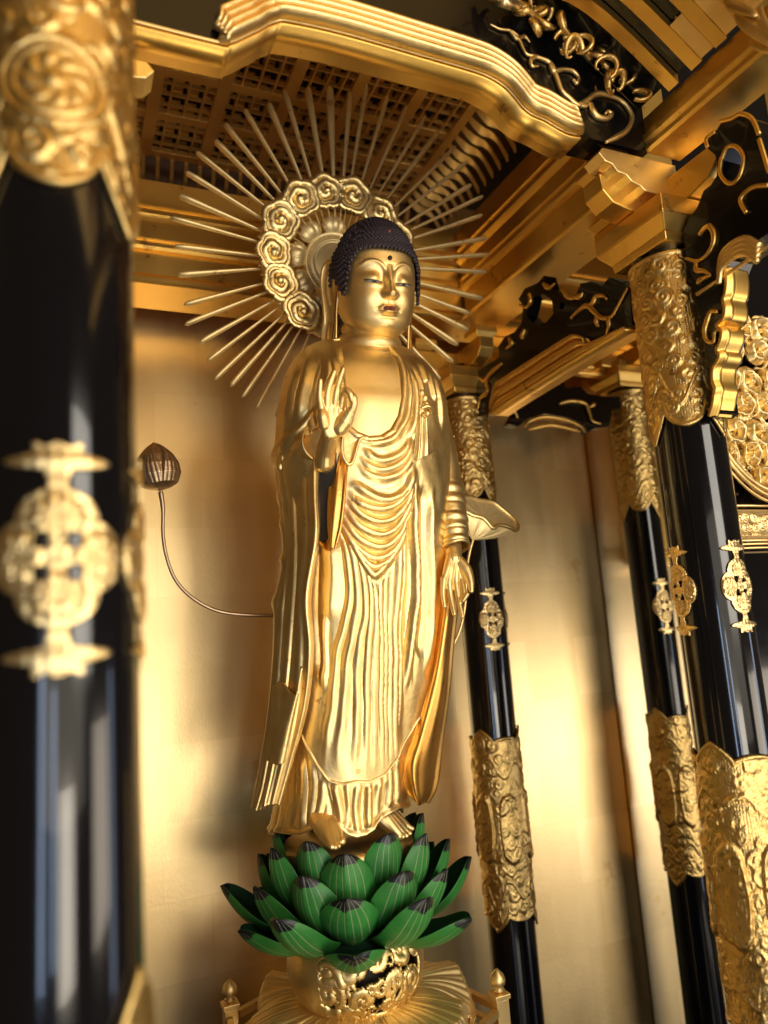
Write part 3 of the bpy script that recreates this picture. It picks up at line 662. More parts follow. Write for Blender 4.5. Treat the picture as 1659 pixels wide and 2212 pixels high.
def prof(z): return np.interp(z,cz,cxx),yc(z),np.interp(z,cz,ca),np.interp(z,cz,cb)
EX=2.35
def yfront(X,z):
    x,y,a,b=prof(z); t=np.clip(np.abs(X-x)/a,0,.995); return y-b*(1-t**EX)**(1/EX)
def onbody(px,py,lift=0):
    Y=.82
    for _ in range(12):
        P=atY(px,py,Y); Y=.5*Y+.5*float(yfront(P[0],P[2]))-lift*.5
    return atY(px,py,Y)
def kz(z): return .62*sst(np.asarray(z),.27,.365)
def cB(p): return [(567+x*.2604,675+y*.2604) for x,y in p]
def c3(p): return [(540+x*.3255,918+y*.3255) for x,y in p]
def bp(pts):
    P=np.array([onbody(x,y) for x,y in pts]); X,Y,Z=P.T
    for _ in range(4): Zp=Z+np.maximum(0,yc(Z)-Y)*kz(Z); Z=Z*0+P[:,2]+np.maximum(0,yc(Z)-Y)*kz(Zp)
    return np.stack([X,Z],1)
def ring(z,th,scale=1.0,ex=EX):
    x,y,a,b=prof(z); c=np.cos(th); s=np.sin(th); q=(np.abs(c)**ex+np.abs(s)**ex)**(-1/ex)
    return x+a*scale*c*q, y+b*scale*s*q
statue=thing('gilded_statue','gilded standing statue in draped robes with raised hand, on the green lotus','statue',(.325,.92,-.235))
# folds: (points, width, height)
U=[]
def f(pts,w=.0042,h=.0042): U.append((spline(bp(pts),6),w,h))
for p in ([(1190,450),(1212,600),(1215,750),(1190,880),(1130,980),(1060,1052),(960,1085),(850,1075),(740,1000)],): f(cB(p),.0035,.004)
for p in ([(1225,480),(1262,650),(1268,800),(1245,950),(1200,1050)],[(1262,430),(1302,600),(1312,700),(1290,850),(1270,1000),(1240,1080)],[(1310,380),(1350,520),(1362,640)],[(1400,480),(1440,620),(1465,800),(1470,1000)],[(1375,420),(1400,600),(1420,760)]): f(cB(p),.0036,.0042)
def cD(p): return [(518+x*.3906,799+y*.3906) for x,y in p]
for p in ([(685,420),(730,485),(790,503),(860,480),(915,430),(945,370)],[(660,470),(715,532),(790,553),(870,525),(925,465),(955,380)],[(640,510),(700,572),(790,600),(880,570),(935,500),(958,420)]): f(cD(p),.0040,.0034)
for p in ([(598,655),(640,642),(700,682),(770,715),(840,715),(900,682),(940,620),(955,520)],[(592,672),(650,728),(720,760),(795,768),(865,742),(925,670),(950,560)],[(588,700),(650,785),(730,832),(800,838),(870,802),(930,720),(952,590)],[(580,755),(650,855),(740,905),(810,905),(880,852),(930,765),(955,640)],[(570,800),(640,912),(730,970),(800,975),(870,922),(925,830),(950,700)],[(560,835),(630,962),(720,1032),(790,1035),(860,982),(915,880),(945,740)],[(575,870),(660,1012),(720,1080),(780,1080),(850,1012),(908,900),(940,780)],[(590,880),(650,1005),(700,1088),(745,1135),(790,1090),(852,1000),(905,890)]): f(cD(p),.0048,.0047)
rf=random.Random(11)
for p,h in (([(540,850),(585,1000),(605,1150),(598,1300),(570,1450),(535,1600),(510,1840),(485,2050),(470,2230)],1.2),([(562,850),(620,1000),(645,1150),(645,1300),(625,1450),(595,1620),(570,1850),(548,2060),(535,2240)],1.1),([(600,930),(660,1060),(690,1200),(690,1350),(665,1500),(650,1700),(645,1900),(632,2240)],.9),
([(660,1020),(705,1130),(725,1250),(715,1400),(705,1600),(700,1900),(690,2240)],1.0),([(700,1090),(740,1200),(755,1330),(745,1500),(740,1900),(738,2240)],.8),([(790,1100),(775,1200),(770,1350),(775,1500),(782,1900),(785,2240)],.9),([(830,1040),(805,1180),(800,1350),(800,1550),(802,1900),(808,2240)],.7),
([(870,970),(845,1100),(835,1300),(825,1500),(832,1880),(842,2240)],1.0),([(905,880),(880,1050),(870,1250),(855,1450),(852,1850),(868,2240)],1.1),([(930,800),(910,1000),(900,1200),(882,1400),(880,1600),(875,1800),(862,2240)],.9)): f(cD(p),.0044*rf.uniform(.7,1.3),.0034*h*rf.uniform(.75,1.25))
for p,w_,h in (([(965,600),(962,850),(970,1050),(968,1250),(955,1400),(930,1600),(900,1800)],.0040,.0080),([(1062,640),(1052,900),(1062,1100),(1055,1300),(1045,1500),(1010,1700)],.0045,.0065),([(935,760),(930,1000),(925,1250),(915,1450),(900,1600)],.0075,-.0075),([(1010,620),(1012,850),(1018,1100),(1012,1350),(990,1600)],.0100,-.0090),([(432,880),(430,1100),(432,1400),(440,1700)],.0105,-.0095),([(505,930),(510,1150),(500,1400)],.0120,.0045),([(475,1300),(470,1500),(462,1800)],.0035,.0035)): f(cD(p),w_,h)
# mantle over the arm at viewer's left
for p in ([(690,880),(655,925),(625,952),(603,985),(592,1010)],): f(p,.0035,.007)
for p in ([(700,755),(672,800),(655,860),(640,920)],[(720,760),(712,820),(700,870)],[(735,742),(728,790),(733,850),(742,930)],[(655,790),(630,860),(612,930)]): f(p,.006,.0045)
neckpts=cB([(655,255),(650,330),(655,450),(665,600),(680,800),(715,960),(780,1015),(880,1052),(990,1042),(1080,985),(1140,870),(1172,720),(1180,560),(1168,430),(1130,330),(1110,240),(900,120),(700,150)])
neck2=bp([(x,max(y,742)) for x,y in neckpts])
hemp=bp([(560,1560),(612,1578),(640,1583),(655,1612),(682,1655),(710,1688),(740,1696),(770,1690),(800,1691),(830,1675),(850,1642),(862,1605),(880,1560),(895,1540),(935,1520)])
ho=np.argsort(hemp[:,0]); hemp=hemp[ho]
def fieldF(X,Z,Yv,z0=None):
    """sum of folds on the front of the robe"""
    H=np.zeros(X.shape); N_=np.zeros(X.shape); X=X+.0007*np.sin(Z*46+X*70)+.0003*np.sin(Z*118+X*160)
    for P,w,h in U:
        lo=P.min(0)-4*w; hi=P.max(0)+4*w; k=(X>lo[0])&(X<hi[0])&(Z>lo[1])&(Z<hi[1])
        if not k.any(): continue
        d,t=dist(X[k],Z[k],P); e=np.minimum(t,1-t); v=(h*(1-.45*sst(.02-Z[k],.0,.16))*np.exp(-(d/(w*.85))**1.35)-.30*abs(h)*np.exp(-((d-2.1*w)/(1.1*w))**2))*sst(e,-.02,.20 if h>0 else .1)
        H[k]=np.maximum(H[k],v); N_[k]=np.minimum(N_[k],v)
    return H+N_*.7
def robe():
    n,m=620,900
    th=np.linspace(0,2*PI,n,endpoint=False)-PI; zt=cz[-1]-.0005
    # hem height by angle
    zb=-.165; 
    xr,yr=ring(np.full(n,-.16),th); hz=np.where(np.sin(th)<0,np.interp(xr,hemp[:,0],hemp[:,1]),-.13)
    hz=np.convolve(np.r_[hz[-6:],hz,hz[:6]],np.ones(7)/7,'same')[6:-6]
    v=np.linspace(0,1,m); Z=zt+(hz[:,None]-zt)*v[None,:]; TH=np.repeat(th[:,None],m,1)
    X,Y=ring(Z,TH); fr=np.clip(-np.sin(TH)*3,0,1)
    H=fieldF(X,Z,Y)*fr
    ins=inside(X,Z,neck2)&(np.sin(TH)<0)
    d,_=dist(X,Z,np.vstack([neck2,neck2[:1]]))
    q=sst(np.where(ins,-d,d),-.0055,-.0002)*1.0; q=np.where(np.sin(TH)<0,q,1); H=(H+.0022*np.exp(-(d/.0025)**2)*fr)*q-.014*(1-q)
    # back and side pleats
    H+=(1-fr)*.004*np.abs(np.sin(TH*11+Z*9))*sst(.3-Z,0,.15)
    H+=.0003*np.sin(Z*95+X*60)*np.sin(X*210)*fr*(~ins)
    # rolled hem
    H+=.0020*np.exp(-((Z-hz[:,None])/.0022)**2)
    x0,y0,a,b=prof(Z); nx=(X-x0)/a**2; ny=(Y-y0)/b**2; l=np.hypot(nx,ny)+1e-9
    P=np.stack([X+nx/l*H,Y+ny/l*H,Z],-1)
    P[...,2]-=np.maximum(0,yc(Z)-P[...,1])*kz(Z); return mk('robe',P,gridF(n,m,cu=True),gold,statue,solid=.003,off=-1)
robe()
# inner skirt
def skirt():
    n,m=560,260; th=np.linspace(0,2*PI,n,endpoint=False)-PI
    hp=bp([(560,1770),(583,1782),(605,1800),(629,1803),(655,1803),(680,1790),(701,1776),(722,1778),(738,1790),(752,1802),(769,1806),(790,1802),(806,1790),(820,1768),(837,1757),(855,1748),(875,1748)])
    hp=hp[np.argsort(hp[:,0])]
    xr,yr=ring(np.full(n,-.22),th,.97); hz=np.where(np.sin(th)<0,np.interp(xr,hp[:,0],hp[:,1]),-.228)
    v=np.linspace(0,1,m); Z=-.08+(hz[:,None]+.08)*v[None,:]; TH=np.repeat(th[:,None],m,1); X,Y=ring(Z,TH,.955)
    U2=U[:]; U.clear()
    for p,h in (([(600,1600),(597,1700),(592,1800)],1),([(612,1600),(608,1700),(606,1800)],.8),([(628,1600),(622,1700),(620,1800)],1.2),([(640,1590),(637,1700),(633,1795)],.7),([(655,1630),(660,1720),(658,1800)],1.2),([(676,1640),(680,1700),(676,1790)],.9),([(700,1680),(695,1740),(682,1790)],.7),([(725,1690),(735,1745),(738,1790)],1.3),([(752,1690),(755,1740),(748,1800)],.8),([(775,1690),(770,1750),(772,1806)],1.0),([(800,1690),(798,1745),(795,1795)],1.4),([(822,1680),(815,1730),(812,1775)],1.0),([(840,1650),(842,1700),(840,1750)],1.2),([(855,1620),(858,1690),(857,1745)],1.0)): f(p,.0042,.0062*h)
    fr=np.clip(-np.sin(TH)*3,0,1); H=fieldF(X,Z,Y)*fr; U.clear(); U.extend(U2)
    H+=(1-fr)*.004*np.abs(np.sin(TH*12)); e=np.exp(-((Z-hz[:,None])/.004)**2); H+=.003*e
    H+=.003*sst(-Z,.19,.23)
    x0,y0,a,b=prof(Z); nx=(X-x0)/a**2; ny=(Y-y0)/b**2; l=np.hypot(nx,ny)+1e-9
    mk('skirt',np.stack([X+nx/l*H,Y+ny/l*H,Z],-1),gridF(n,m,cu=True),gold,statue,solid=.003,off=-1)
skirt()
# chest, neck (body skin)
body=B()
n,m=300,200; th=np.linspace(0,2*PI,n,endpoint=False)-PI; Z=np.linspace(cz[-1]+.001,.165,m)[None,:]*np.ones((n,1)); TH=np.repeat(th[:,None],m,1)
X,Y=ring(Z,TH,.985,2.1); x0,y0,a,b=prof(Z)
H=.0035*np.exp(-(((X-x0+.028)/.030)**2+((Z-.275)/.035)**2))+.0035*np.exp(-(((X-x0-.036)/.030)**2+((Z-.275)/.035)**2))-.0025*np.exp(-(((X-x0)/.006)**2))*sst(Z,.25,.30)*0
Y=Y-H*(np.sin(TH)<0); Z=Z-np.maximum(0,yc(Z)-Y)*kz(Z); body.add(np.stack([X,Y,Z],-1),gridF(n,m,cu=True)); 
# neck with three rings
zN=np.linspace(0,1,60); nV=[]
for t in zN:
    z=.346+t*.060; r=.0335+.022*(1-t)**2.2+(.0026*abs(math.sin(PI*(t*4.2+.15)))**.6)+.0016*abs(math.sin(PI*(t*4.2+.15))) ; cxn=.366+.010*t; cyn=.856-.020*t
    a_=np.linspace(0,2*PI,72,endpoint=False); sag=(.010+.010*(1-t))*np.clip(-np.sin(a_),-.3,1)
    nV.append(np.stack([cxn+r*1.02*np.cos(a_),cyn+r*np.sin(a_)*1.0,z-sag],1))
body.add(np.concatenate(nV),gridF(60,72,cv=True))
# ---------------- head
HC=np.array([.3755,.830,.4415]); yaw=math.radians(-1.5); pit=math.radians(15); rol=math.radians(0)
Rz=Matrix.Rotation(yaw,3,'Z'); Rx=Matrix.Rotation(pit,3,'X'); HR=np.array(Rz@Rx)
HS=np.array([1.06,1.0,.95])
def hw(P): return (np.asarray(P)*HS)@HR.T+HC
hz_=np.array([-.0670,-.0660,-.0625,-.056,-.045,-.030,-.012,.008,.028,.045,.058,.067,.0715,.072])
ha_=np.array([.002,.010,.0215,.0315,.0400,.0452,.0478,.0490,.0488,.0450,.0370,.0250,.0100,.002])
hf_=np.array([-.030,-.036,-.0435,-.0500,-.0535,-.0552,-.0562,-.0565,-.0560,-.0520,-.0430,-.0290,-.010,-.002])
hb_=np.array([-.026,-.018,-.004,.008,.022,.036,.046,.052,.054,.050,.042,.030,.012,.002])
def hring(z,th,ex=2.25):
    a=np.interp(z,hz_,ha_); fy=np.interp(z,hz_,hf_); by=np.interp(z,hz_,hb_); y0=(fy+by)/2; b=(by-fy)/2
    c=np.cos(th); s=np.sin(th); q=(np.abs(c)**ex+np.abs(s)**ex)**(-1/ex); return a*c*q,y0+b*s*q
# smooth the profiles
zz_=np.linspace(-.067,.072,240)
def sm(arr):
    v=np.interp(zz_,hz_,arr); k=np.hanning(17); k/=k.sum(); vv=np.convolve(np.r_[v[0]*np.ones(8),v,v[-1]*np.ones(8)],k,'same')[8:-8]; e=np.minimum(np.arange(240),np.arange(240)[::-1]); return np.where(e<6,v,vv)
A_,F_,B2_=sm(ha_),sm(hf_),sm(hb_); hz_,ha_,hf_,hb_=zz_,A_,F_,B2_
n,m=420,380; th=np.linspace(0,2*PI,n,endpoint=False)-PI; Zl=-.067+.139*(.5-.5*np.cos(np.linspace(0,PI,m)))*1.0
Z=np.repeat(Zl[None,:],n,0); TH=np.repeat(th[:,None],m,1); X,Y=hring(Z,TH)
fr=np.clip(-np.sin(TH)*2.2,0,1); ax_=np.abs(X)
def g2(x0,z0,sx,sz): return np.exp(-(((ax_-x0)/sx)**2+((Z-z0)/sz)**2))
D=np.zeros(X.shape)
nose=np.interp(Z,[-.026,-.0205,-.0175,-.012,-.004,.006,.016,.026],[0,.002,.0125,.0145,.0105,.0070,.0038,0]); nw=np.interp(Z,[-.02,-.012,0,.02],[.0062,.0056,.0040,.0036])
D+=nose*np.exp(-(ax_/nw)**2.6)
D+=.0045*g2(.0068,-.0135,.0038,.0040)
# brow arcs
bx=np.array([[.0040,.006],[.0048,.015],[.0095,.0235],[.018,.0285],[.028,.0265],[.037,.018]]); bs_=spline(bx,8)
d,t=dist(ax_,Z,bs_); below=Z<np.interp(ax_,bs_[:,0],bs_[:,1])
D+=.0014*np.exp(-(d/.0021)**2)*sst(1-t,0,.25)
D-=.0018*np.exp(-(((ax_-.016)/.013)**2+((Z-.0165)/.006)**2))
D-=.0042*g2(.0095,.006,.0048,.008)
D+=.0034*g2(.0205,.0065,.0125,.0068)
ez=.0012+.0016*np.clip((ax_-.018)/.012,-1,1)**2*1.0
D-=.0014*np.exp(-((Z-ez)/.0012)**2)*(np.abs(ax_-.0195)<.0105)
D+=.0010*np.exp(-((Z-ez+.0040)/.0022)**2)*np.exp(-((ax_-.0195)/.011)**2)
D+=.0042*g2(.026,-.020,.015,.015)
# mouth
D+=.0050*np.exp(-((ax_/.0135)**2+((Z+.0335)/.010)**2))
ul=-.0290-.0006*np.cos(np.clip(ax_/.004,0,PI)); 
D+=.0030*np.exp(-((Z-(-.0298+.0007*np.cos(ax_*900)))/.0018)**2)*np.exp(-(ax_/.0098)**4)
D+=.0036*np.exp(-((Z+.0360)/.0024)**2)*np.exp(-(ax_/.0080)**4)
D-=.0022*np.exp(-((Z+.0327+.10*ax_)/.0008)**2)*np.exp(-(ax_/.0125)**4)
D-=.0022*np.exp(-((ax_/.009)**2+((Z+.0420)/.0024)**2)); D-=.0010*np.exp(-((ax_/.0018)**2+((Z+.024)/.004)**2))
D-=.0012*g2(.0135,-.0325,.0025,.003)
D+=.0040*np.exp(-((ax_/.013)**2+((Z+.052)/.008)**2))
D*=fr
nx=X/ha_.max()**2; ny=Y/.055**2; l=np.hypot(nx,ny)+1e-9
k=np.clip(-np.sin(TH),0,1)
X2=X+nx/l*D*.25; Y2=Y-D
def headsurf_y(x,z):
    """front y (local) by lookup"""
    i=np.argmin(np.abs(Zl-z)); s=(TH[:,i]<0)&(np.sin(TH[:,i])<-.05); xs_=X2[s,i]; ys_=Y2[s,i]; o=np.argsort(xs_); return float(np.interp(x,xs_[o],ys_[o]))
Pv=np.stack([X2,Y2,Z],-1); body.add(hw(Pv.reshape(-1,3)),gridF(n,m,cu=True))
# ears: long lobes
eo=spline(np.array([(-.005,.020),(.002,.033),(.013,.037),(.022,.029),(.0245,.010),(.021,-.012),(.0175,-.035),(.0165,-.058),(.013,-.074),(.005,-.081),(-.003,-.076),(-.0045,-.055),(-.004,-.03),(-.006,-.005),(-.005,.020)]),8)
es=spline(np.array([(.0035,-.074),(.0065,-.066),(.0065,-.052),(.0045,-.044),(.0015,-.052),(.0012,-.066),(.0035,-.074)]),6)
S_e,T_e=np.meshgrid(np.linspace(-.008,.026,70),np.linspace(-.084,.040,200),indexing='ij')
de,_=dist(S_e,T_e,eo); ke=inside(S_e,T_e,eo)&~inside(S_e,T_e,es); dh,_=dist(S_e,T_e,spline(np.array([(.002,-.002),(.005,.012),(.010,.020),(.015,.014),(.014,-.006),(.010,-.020)]),8)); ds,_=dist(S_e,T_e,es)
he=.0045*np.exp(-(de/.0034)**2)+.0025*np.exp(-(dh/.0022)**2)+.0025*np.exp(-(ds/.003)**2)+.0030*sst(-T_e,.035,.07)
for s in (-1,1):
    X_e=s*(.0455+.42*np.clip(S_e+.006,0,1)+he); P=np.stack([X_e,S_e*.9,T_e],-1); V,F=compact(P,gridF(70,200,mask=ke)); V2=V.copy(); V2[:,0]-=s*.0035
    body.add(hw(V),F); body.add(hw(V2),F)
    q=eo; body.tube(hw(np.array([(s*(.0455+.42*max(0,a+.006)+.0018),a*.9,c) for a,c in q])),np.array([.0012+.0014*float(sst(np.array(a),.002,.012)) for a,c in q]),8,cap=False)
body.done('body',skin,statue)
def facepoly(name,pts,m,lift=.0004,sub=1):
    """thin painted patch following the face"""
    b=B(); c=np.mean(pts,0); R=[]
    rings=6; V=[]; 
    for i in range(rings+1):
        t=i/rings
        for p in pts: q=c+(np.array(p)-c)*t; V.append((q[0],headsurf_y(q[0],q[1])-lift,q[1]))
    k=len(pts); F=[(i*k+j,i*k+(j+1)%k,(i+1)*k+(j+1)%k,(i+1)*k+j) for i in range(rings) for j in range(k)]
    b.add(hw(np.array(V)),F); return b.done(name,m,statue)
white=mat('eye_white',(.30,.31,.30),0,.3); ink=mat('ink_black',(.006,.006,.008),0,.35); red=mat('lip_red',(.20,.05,.028),0,.5,noise=.2,nscale=300)
for s in (-1,1):
    a=np.linspace(0,2*PI,28,endpoint=False)
    def ez_(x): return .0012+.0016*min(1,((x-.018)/.012)**2)
    eye=[(s*(.0195+.0098*math.cos(t)),ez_(.0195+.0098*math.cos(t))+.0011*math.sin(t)) for t in a]
    facepoly('eye',eye,white,.0006)
    iris=[(s*(.0185+.0030*math.cos(t)),ez_(.0185)+.0011*math.sin(t)) for t in a]; facepoly('iris',iris,ink,.0009)
    lid=B(); xs_=np.linspace(.009,.031,20); lid.tube(hw(np.array([(s*x,headsurf_y(s*x,ez_(x)+.0014)-.0005,ez_(x)+.0016*math.sin(PI*np.clip((x-.009)/.021,0,1))) for x in xs_])),.00055,5); lid.done('eyelid_line',ink,statue)
a=np.linspace(0,2*PI,40,endpoint=False)
facepoly('lips',[(.0080*math.cos(t)*(1),-.0318+ (.0030*math.sin(t) if math.sin(t)<0 else (.0030*math.sin(t)*(1-.25*math.exp(-(math.cos(t)/.2)**2))))) for t in a],red,.0003)
p=np.array([0,headsurf_y(0,.0335)-.0008,.0335]); B().ball(hw(p),.0030,12).done('forehead_jewel',ink,statue)
# hair: cap, mound and curls
def hairline(phi): # phi = angle from the front, 0..pi
    return np.interp(np.degrees(phi),[0,25,42,50,56,62,72,90,120,180],[.0440,.0435,.040,.028,.006,-.016,-.006,.020,-.020,-.045])
n,m=200,120; th=np.linspace(0,2*PI,n,endpoint=False)-PI
hb=B(); phi=np.abs(np.mod(th+PI/2+PI,2*PI)-PI); hl=hairline(phi); V=[]
v=np.linspace(0,1,m)
Zc=hl[:,None]+(.0720-hl[:,None])*np.sin(v*PI/2)[None,:]; TT=np.repeat(th[:,None],m,1); Xc,Yc=hring(Zc,TT)
def cap(X_,Y_,Z_):
    P=np.stack([X_,Y_+.0,Z_],-1); d=P-np.array([0,-.002,.005]); d/=np.linalg.norm(d,axis=-1,keepdims=True); P=P+d*.0048
    r=np.hypot(P[...,0],P[...,1]+.004); P[...,2]+=.020*np.clip(1-(r/.047)**2,0,1)**.8*sst(P[...,2],.02,.06); return P
Pc=cap(Xc,Yc,Zc); hb.add(hw(Pc.reshape(-1,3)),gridF(n,m,cu=True))
rows=34
for i in range(rows):
    vv=(i+.3)/rows; zmean=.072*math.sin(vv*PI/2); rr=float(np.interp(max(zmean,-.02),hz_,ha_)); k=max(4,int(2*PI*rr*1.06/.0054))
    for j in range(k):
        t=-PI+2*PI*(j+.5*(i%2))/k; ph=abs((t+PI/2+PI)%(2*PI)-PI); h0=float(hairline(ph)); z=h0+(.072-h0)*math.sin(vv*PI/2)
        x,y=hring(np.array(z),np.array(t)); p=cap(x,y,np.array(z)); hb.ball(hw(p),.0027,6)
hb.done('hair',hairm,statue)
jw=mat('hair_jewel',(.25,.07,.04),0,.3); B().ball(hw(np.array([.002,-.044,.070])),.0030,10).done('hair_jewel',jw,statue)
# ---------------- cloth sheets
def loft(name,rows,nu,nv,m,parent=None,fold=None,thick=.003,closed=False,off=0):
    R=[]
    for r in rows: R.append(resample(np.array([atY(x,y,Y) for x,y,Y in r]),nv))
    R=np.array(R); out=np.zeros((nu,nv,3))
    for j in range(nv):
        s=spline(R[:,j],16); t=np.linspace(0,len(s)-1,nu); i=np.floor(t).astype(int).clip(0,len(s)-2); fz=(t-i)[:,None]; out[:,j]=s[i]*(1-fz)+s[i+1]*fz
    if fold is not None:
        du=np.gradient(out,axis=0); dv=np.gradient(out,axis=1); N=np.cross(du,dv); N/=np.linalg.norm(N,axis=2,keepdims=True)+1e-9
        sg=np.sign((N*np.array([.4,.9,.0])).sum(2).mean()); N=-N*sg
        u=np.linspace(0,1,nu)[:,None]; v=np.linspace(0,1,nv)[None,:]; out+=N*fold(u,v)[...,None]
    return mk(name,out,gridF(nu,nv),m,parent or statue,solid=thick,off=off),out
def pleats(*ps):
    def g(u,v):
        h=np.zeros((u.shape[0],v.shape[1]))
        for c0,c1,w,a in ps: h=np.maximum(h,a*np.exp(-((u-(c0+(c1-c0)*v))/w)**2))
        return h
    return g
# right sleeve (viewer's left)
def sc(r,amp=3): return [(x+amp*math.sin(i*2.1),y,Y) for i,(x,y,Y) in enumerate(r)]
r0=[(612,985,.93),(614,1080,.93),(618,1190,.93),(614,1300,.93),(600,1430,.93),(592,1560,.93),(572,1690,.93),(560,1745,.93)]
r1=[(594,985,.90),(596,1020,.90),(604,1046,.90),(599,1070,.90),(604,1090,.90),(612,1100,.90),(605,1130,.90),(610,1148,.895),(614,1190,.895),(606,1208,.895),(611,1225,.895),(600,1270,.89),(589,1300,.89),(593,1330,.89),(590,1430,.89),(578,1560,.89),(556,1690,.89),(546,1746,.89)]
r2=[(622,975,.865),(622,1080,.865),(627,1190,.86),(617,1320,.86),(610,1430,.86),(597,1560,.865),(576,1690,.87),(560,1752,.87)]
r3=[(652,958,.84),(650,1070,.835),(652,1190,.83),(645,1320,.83),(638,1430,.835),(625,1540,.845),(600,1660,.855),(582,1738,.86)]
r4=[(683,938,.81),(682,1060,.805),(684,1160,.80),(664,1290,.805),(671,1400,.81),(660,1520,.825),(628,1640,.845),(600,1738,.855)]
r5=[(694,950,.83),(690,1060,.83),(688,1160,.825),(670,1290,.83),(676,1400,.83),(664,1520,.84),(632,1640,.86),(604,1738,.87)]
_,sl=loft('sleeve',[r0,r1,r2,r3,r4,r5],240,300,gold,fold=pleats((.30,.27,.030,.0022),(.385,.36,.014,.0030),(.46,.42,.026,.0018),(.52,.53,.016,.0042),(.60,.56,.030,.0016),(.66,.69,.022,.0040),(.785,.785,.009,.0025)))
# turned-back corner of the sleeve
loft('sleeve_fold',[[(592,1480,.862),(584,1560,.864),(575,1640,.866)],[(614,1475,.842),(606,1560,.846),(592,1650,.852)],[(640,1500,.822),(625,1560,.832),(606,1650,.845)],[(652,1440,.818),(640,1520,.828),(618,1640,.842)]],40,50,gold,fold=pleats((.45,.6,.20,.0025)))
# forearm sleeve over the raised arm
b=B(); P=spline([atY(622,1006,.91),atY(632,985,.875),atY(662,968,.84),atY(690,955,.805)],12); rr=np.interp(np.linspace(0,1,len(P)),[0,.4,1],[.020,.027,.022])*(1+.05*np.abs(np.sin(np.linspace(0,9,len(P)))))
b.tube(P,rr,40,cap=False); b.done('sleeve',gold,statue,solid=.002,off=-1)
# crumpled under-sleeve band between mantle and forearm
loft('under_sleeve',[[(602,1012,.868),(612,975,.852),(640,935,.832),(668,905,.815),(692,872,.80)],[(615,1015,.86),(628,985,.845),(655,955,.822),(680,930,.80),(700,905,.79)]],60,200,gold,fold=lambda u,v:.0035*np.abs(np.sin(v*24+u*1.5))+.004*np.sin(u*PI))
# hanging inner lobes between sleeve and robe
loft('sleeve_shade_sheet',[[(x,y,float(onbody(x,y)[1])-.004) for y in (978,1040,1105,1168)] for x in (690,703,715,727)],20,30,dark)  # black sheet painted as the shade inside the sleeve opening
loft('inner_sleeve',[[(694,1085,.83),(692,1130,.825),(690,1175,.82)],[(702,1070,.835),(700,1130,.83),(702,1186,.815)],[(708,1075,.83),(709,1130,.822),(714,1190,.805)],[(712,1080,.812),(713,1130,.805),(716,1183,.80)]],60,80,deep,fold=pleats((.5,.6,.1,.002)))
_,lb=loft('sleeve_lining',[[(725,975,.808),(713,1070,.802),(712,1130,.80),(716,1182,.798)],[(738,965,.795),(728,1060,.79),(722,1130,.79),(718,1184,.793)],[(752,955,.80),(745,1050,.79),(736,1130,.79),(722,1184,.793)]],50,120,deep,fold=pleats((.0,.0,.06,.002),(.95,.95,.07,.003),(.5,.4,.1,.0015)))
# looped flap of cloth beside the hand
fl_=[(742,928),(739,960),(741,985),(749,1000),(756,1003),(763,995),(770,970),(777,950),(788,944)]
P=np.array([atY(x,y,.782) for x,y in fl_]); b=B().tube(spline(P,6),.0022,8); 
c=atY(757,960,.787); V=[c]+list(spline(P,6)+np.array([0,.003,0])); b.add(V,[(0,i,i+1) for i in range(1,len(V)-1)]); b.done('cloth_loop',gold,statue)
# left sleeve hanging at viewer's right
R0=[(940,1180,.87),(946,1290,.87),(934,1400,.865),(908,1500,.86),(888,1580,.855),(868,1640,.86),(876,1700,.86),(903,1722,.86)]
R1=[(950,1180,.84),(954,1290,.835),(944,1400,.835),(922,1500,.835),(900,1590,.835),(884,1650,.835),(892,1705,.84),(908,1734,.845)]
R2=[(968,1190,.83),(972,1300,.825),(962,1400,.825),(950,1500,.825),(930,1600,.83),(918,1660,.835),(915,1712,.84),(912,1735,.845)]
R3=[(982,1220,.85),(984,1310,.85),(975,1400,.85),(966,1500,.855),(953,1600,.86),(946,1660,.86),(938,1700,.86),(920,1730,.86)]
R4=[(975,1220,.88),(978,1310,.88),(970,1400,.885),(960,1500,.89),(948,1600,.895),(940,1660,.895),(932,1700,.89),(918,1728,.885)]
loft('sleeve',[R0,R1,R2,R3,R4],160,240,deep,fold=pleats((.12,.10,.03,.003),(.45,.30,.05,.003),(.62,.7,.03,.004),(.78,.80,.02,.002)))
loft('sleeve_tail',[[(868,1590,.872),(862,1630,.872),(872,1655,.872)],[(880,1580,.86),(874,1630,.86),(885,1665,.86)],[(895,1590,.862),(890,1640,.862),(893,1680,.862)]],30,40,gold)
# left arm with ring folds
P=spline([atY(925,862,.868),atY(936,930,.868),atY(950,1010,.862),atY(962,1080,.852),atY(973,1140,.838),atY(984,1182,.826)],24); t=np.linspace(0,1,len(P))
rr=np.interp(t,[0,.3,.55,.8,1],[.022,.0265,.0265,.0225,.0165]); ringm=np.abs(np.sin(t*PI*15))**.8*sst(t,.48,.6)
b=B().tube(P,rr+.0019*ringm*(.8+.4*np.sin(t*60)),48,cap=False); b.done('sleeve',gold,statue,solid=.002,off=-1)
b=B(); a_=np.linspace(0,2*PI,30); T=P[-1]-P[-3]; T/=np.linalg.norm(T); N1=np.cross(T,[0,1,0]); N1/=np.linalg.norm(N1); N2=np.cross(T,N1)
b.tube([P[-1]+.0175*(math.cos(q)*N1+math.sin(q)*N2) for q in a_],.0022,7,cap=False); b.done('cuff',gold,statue)
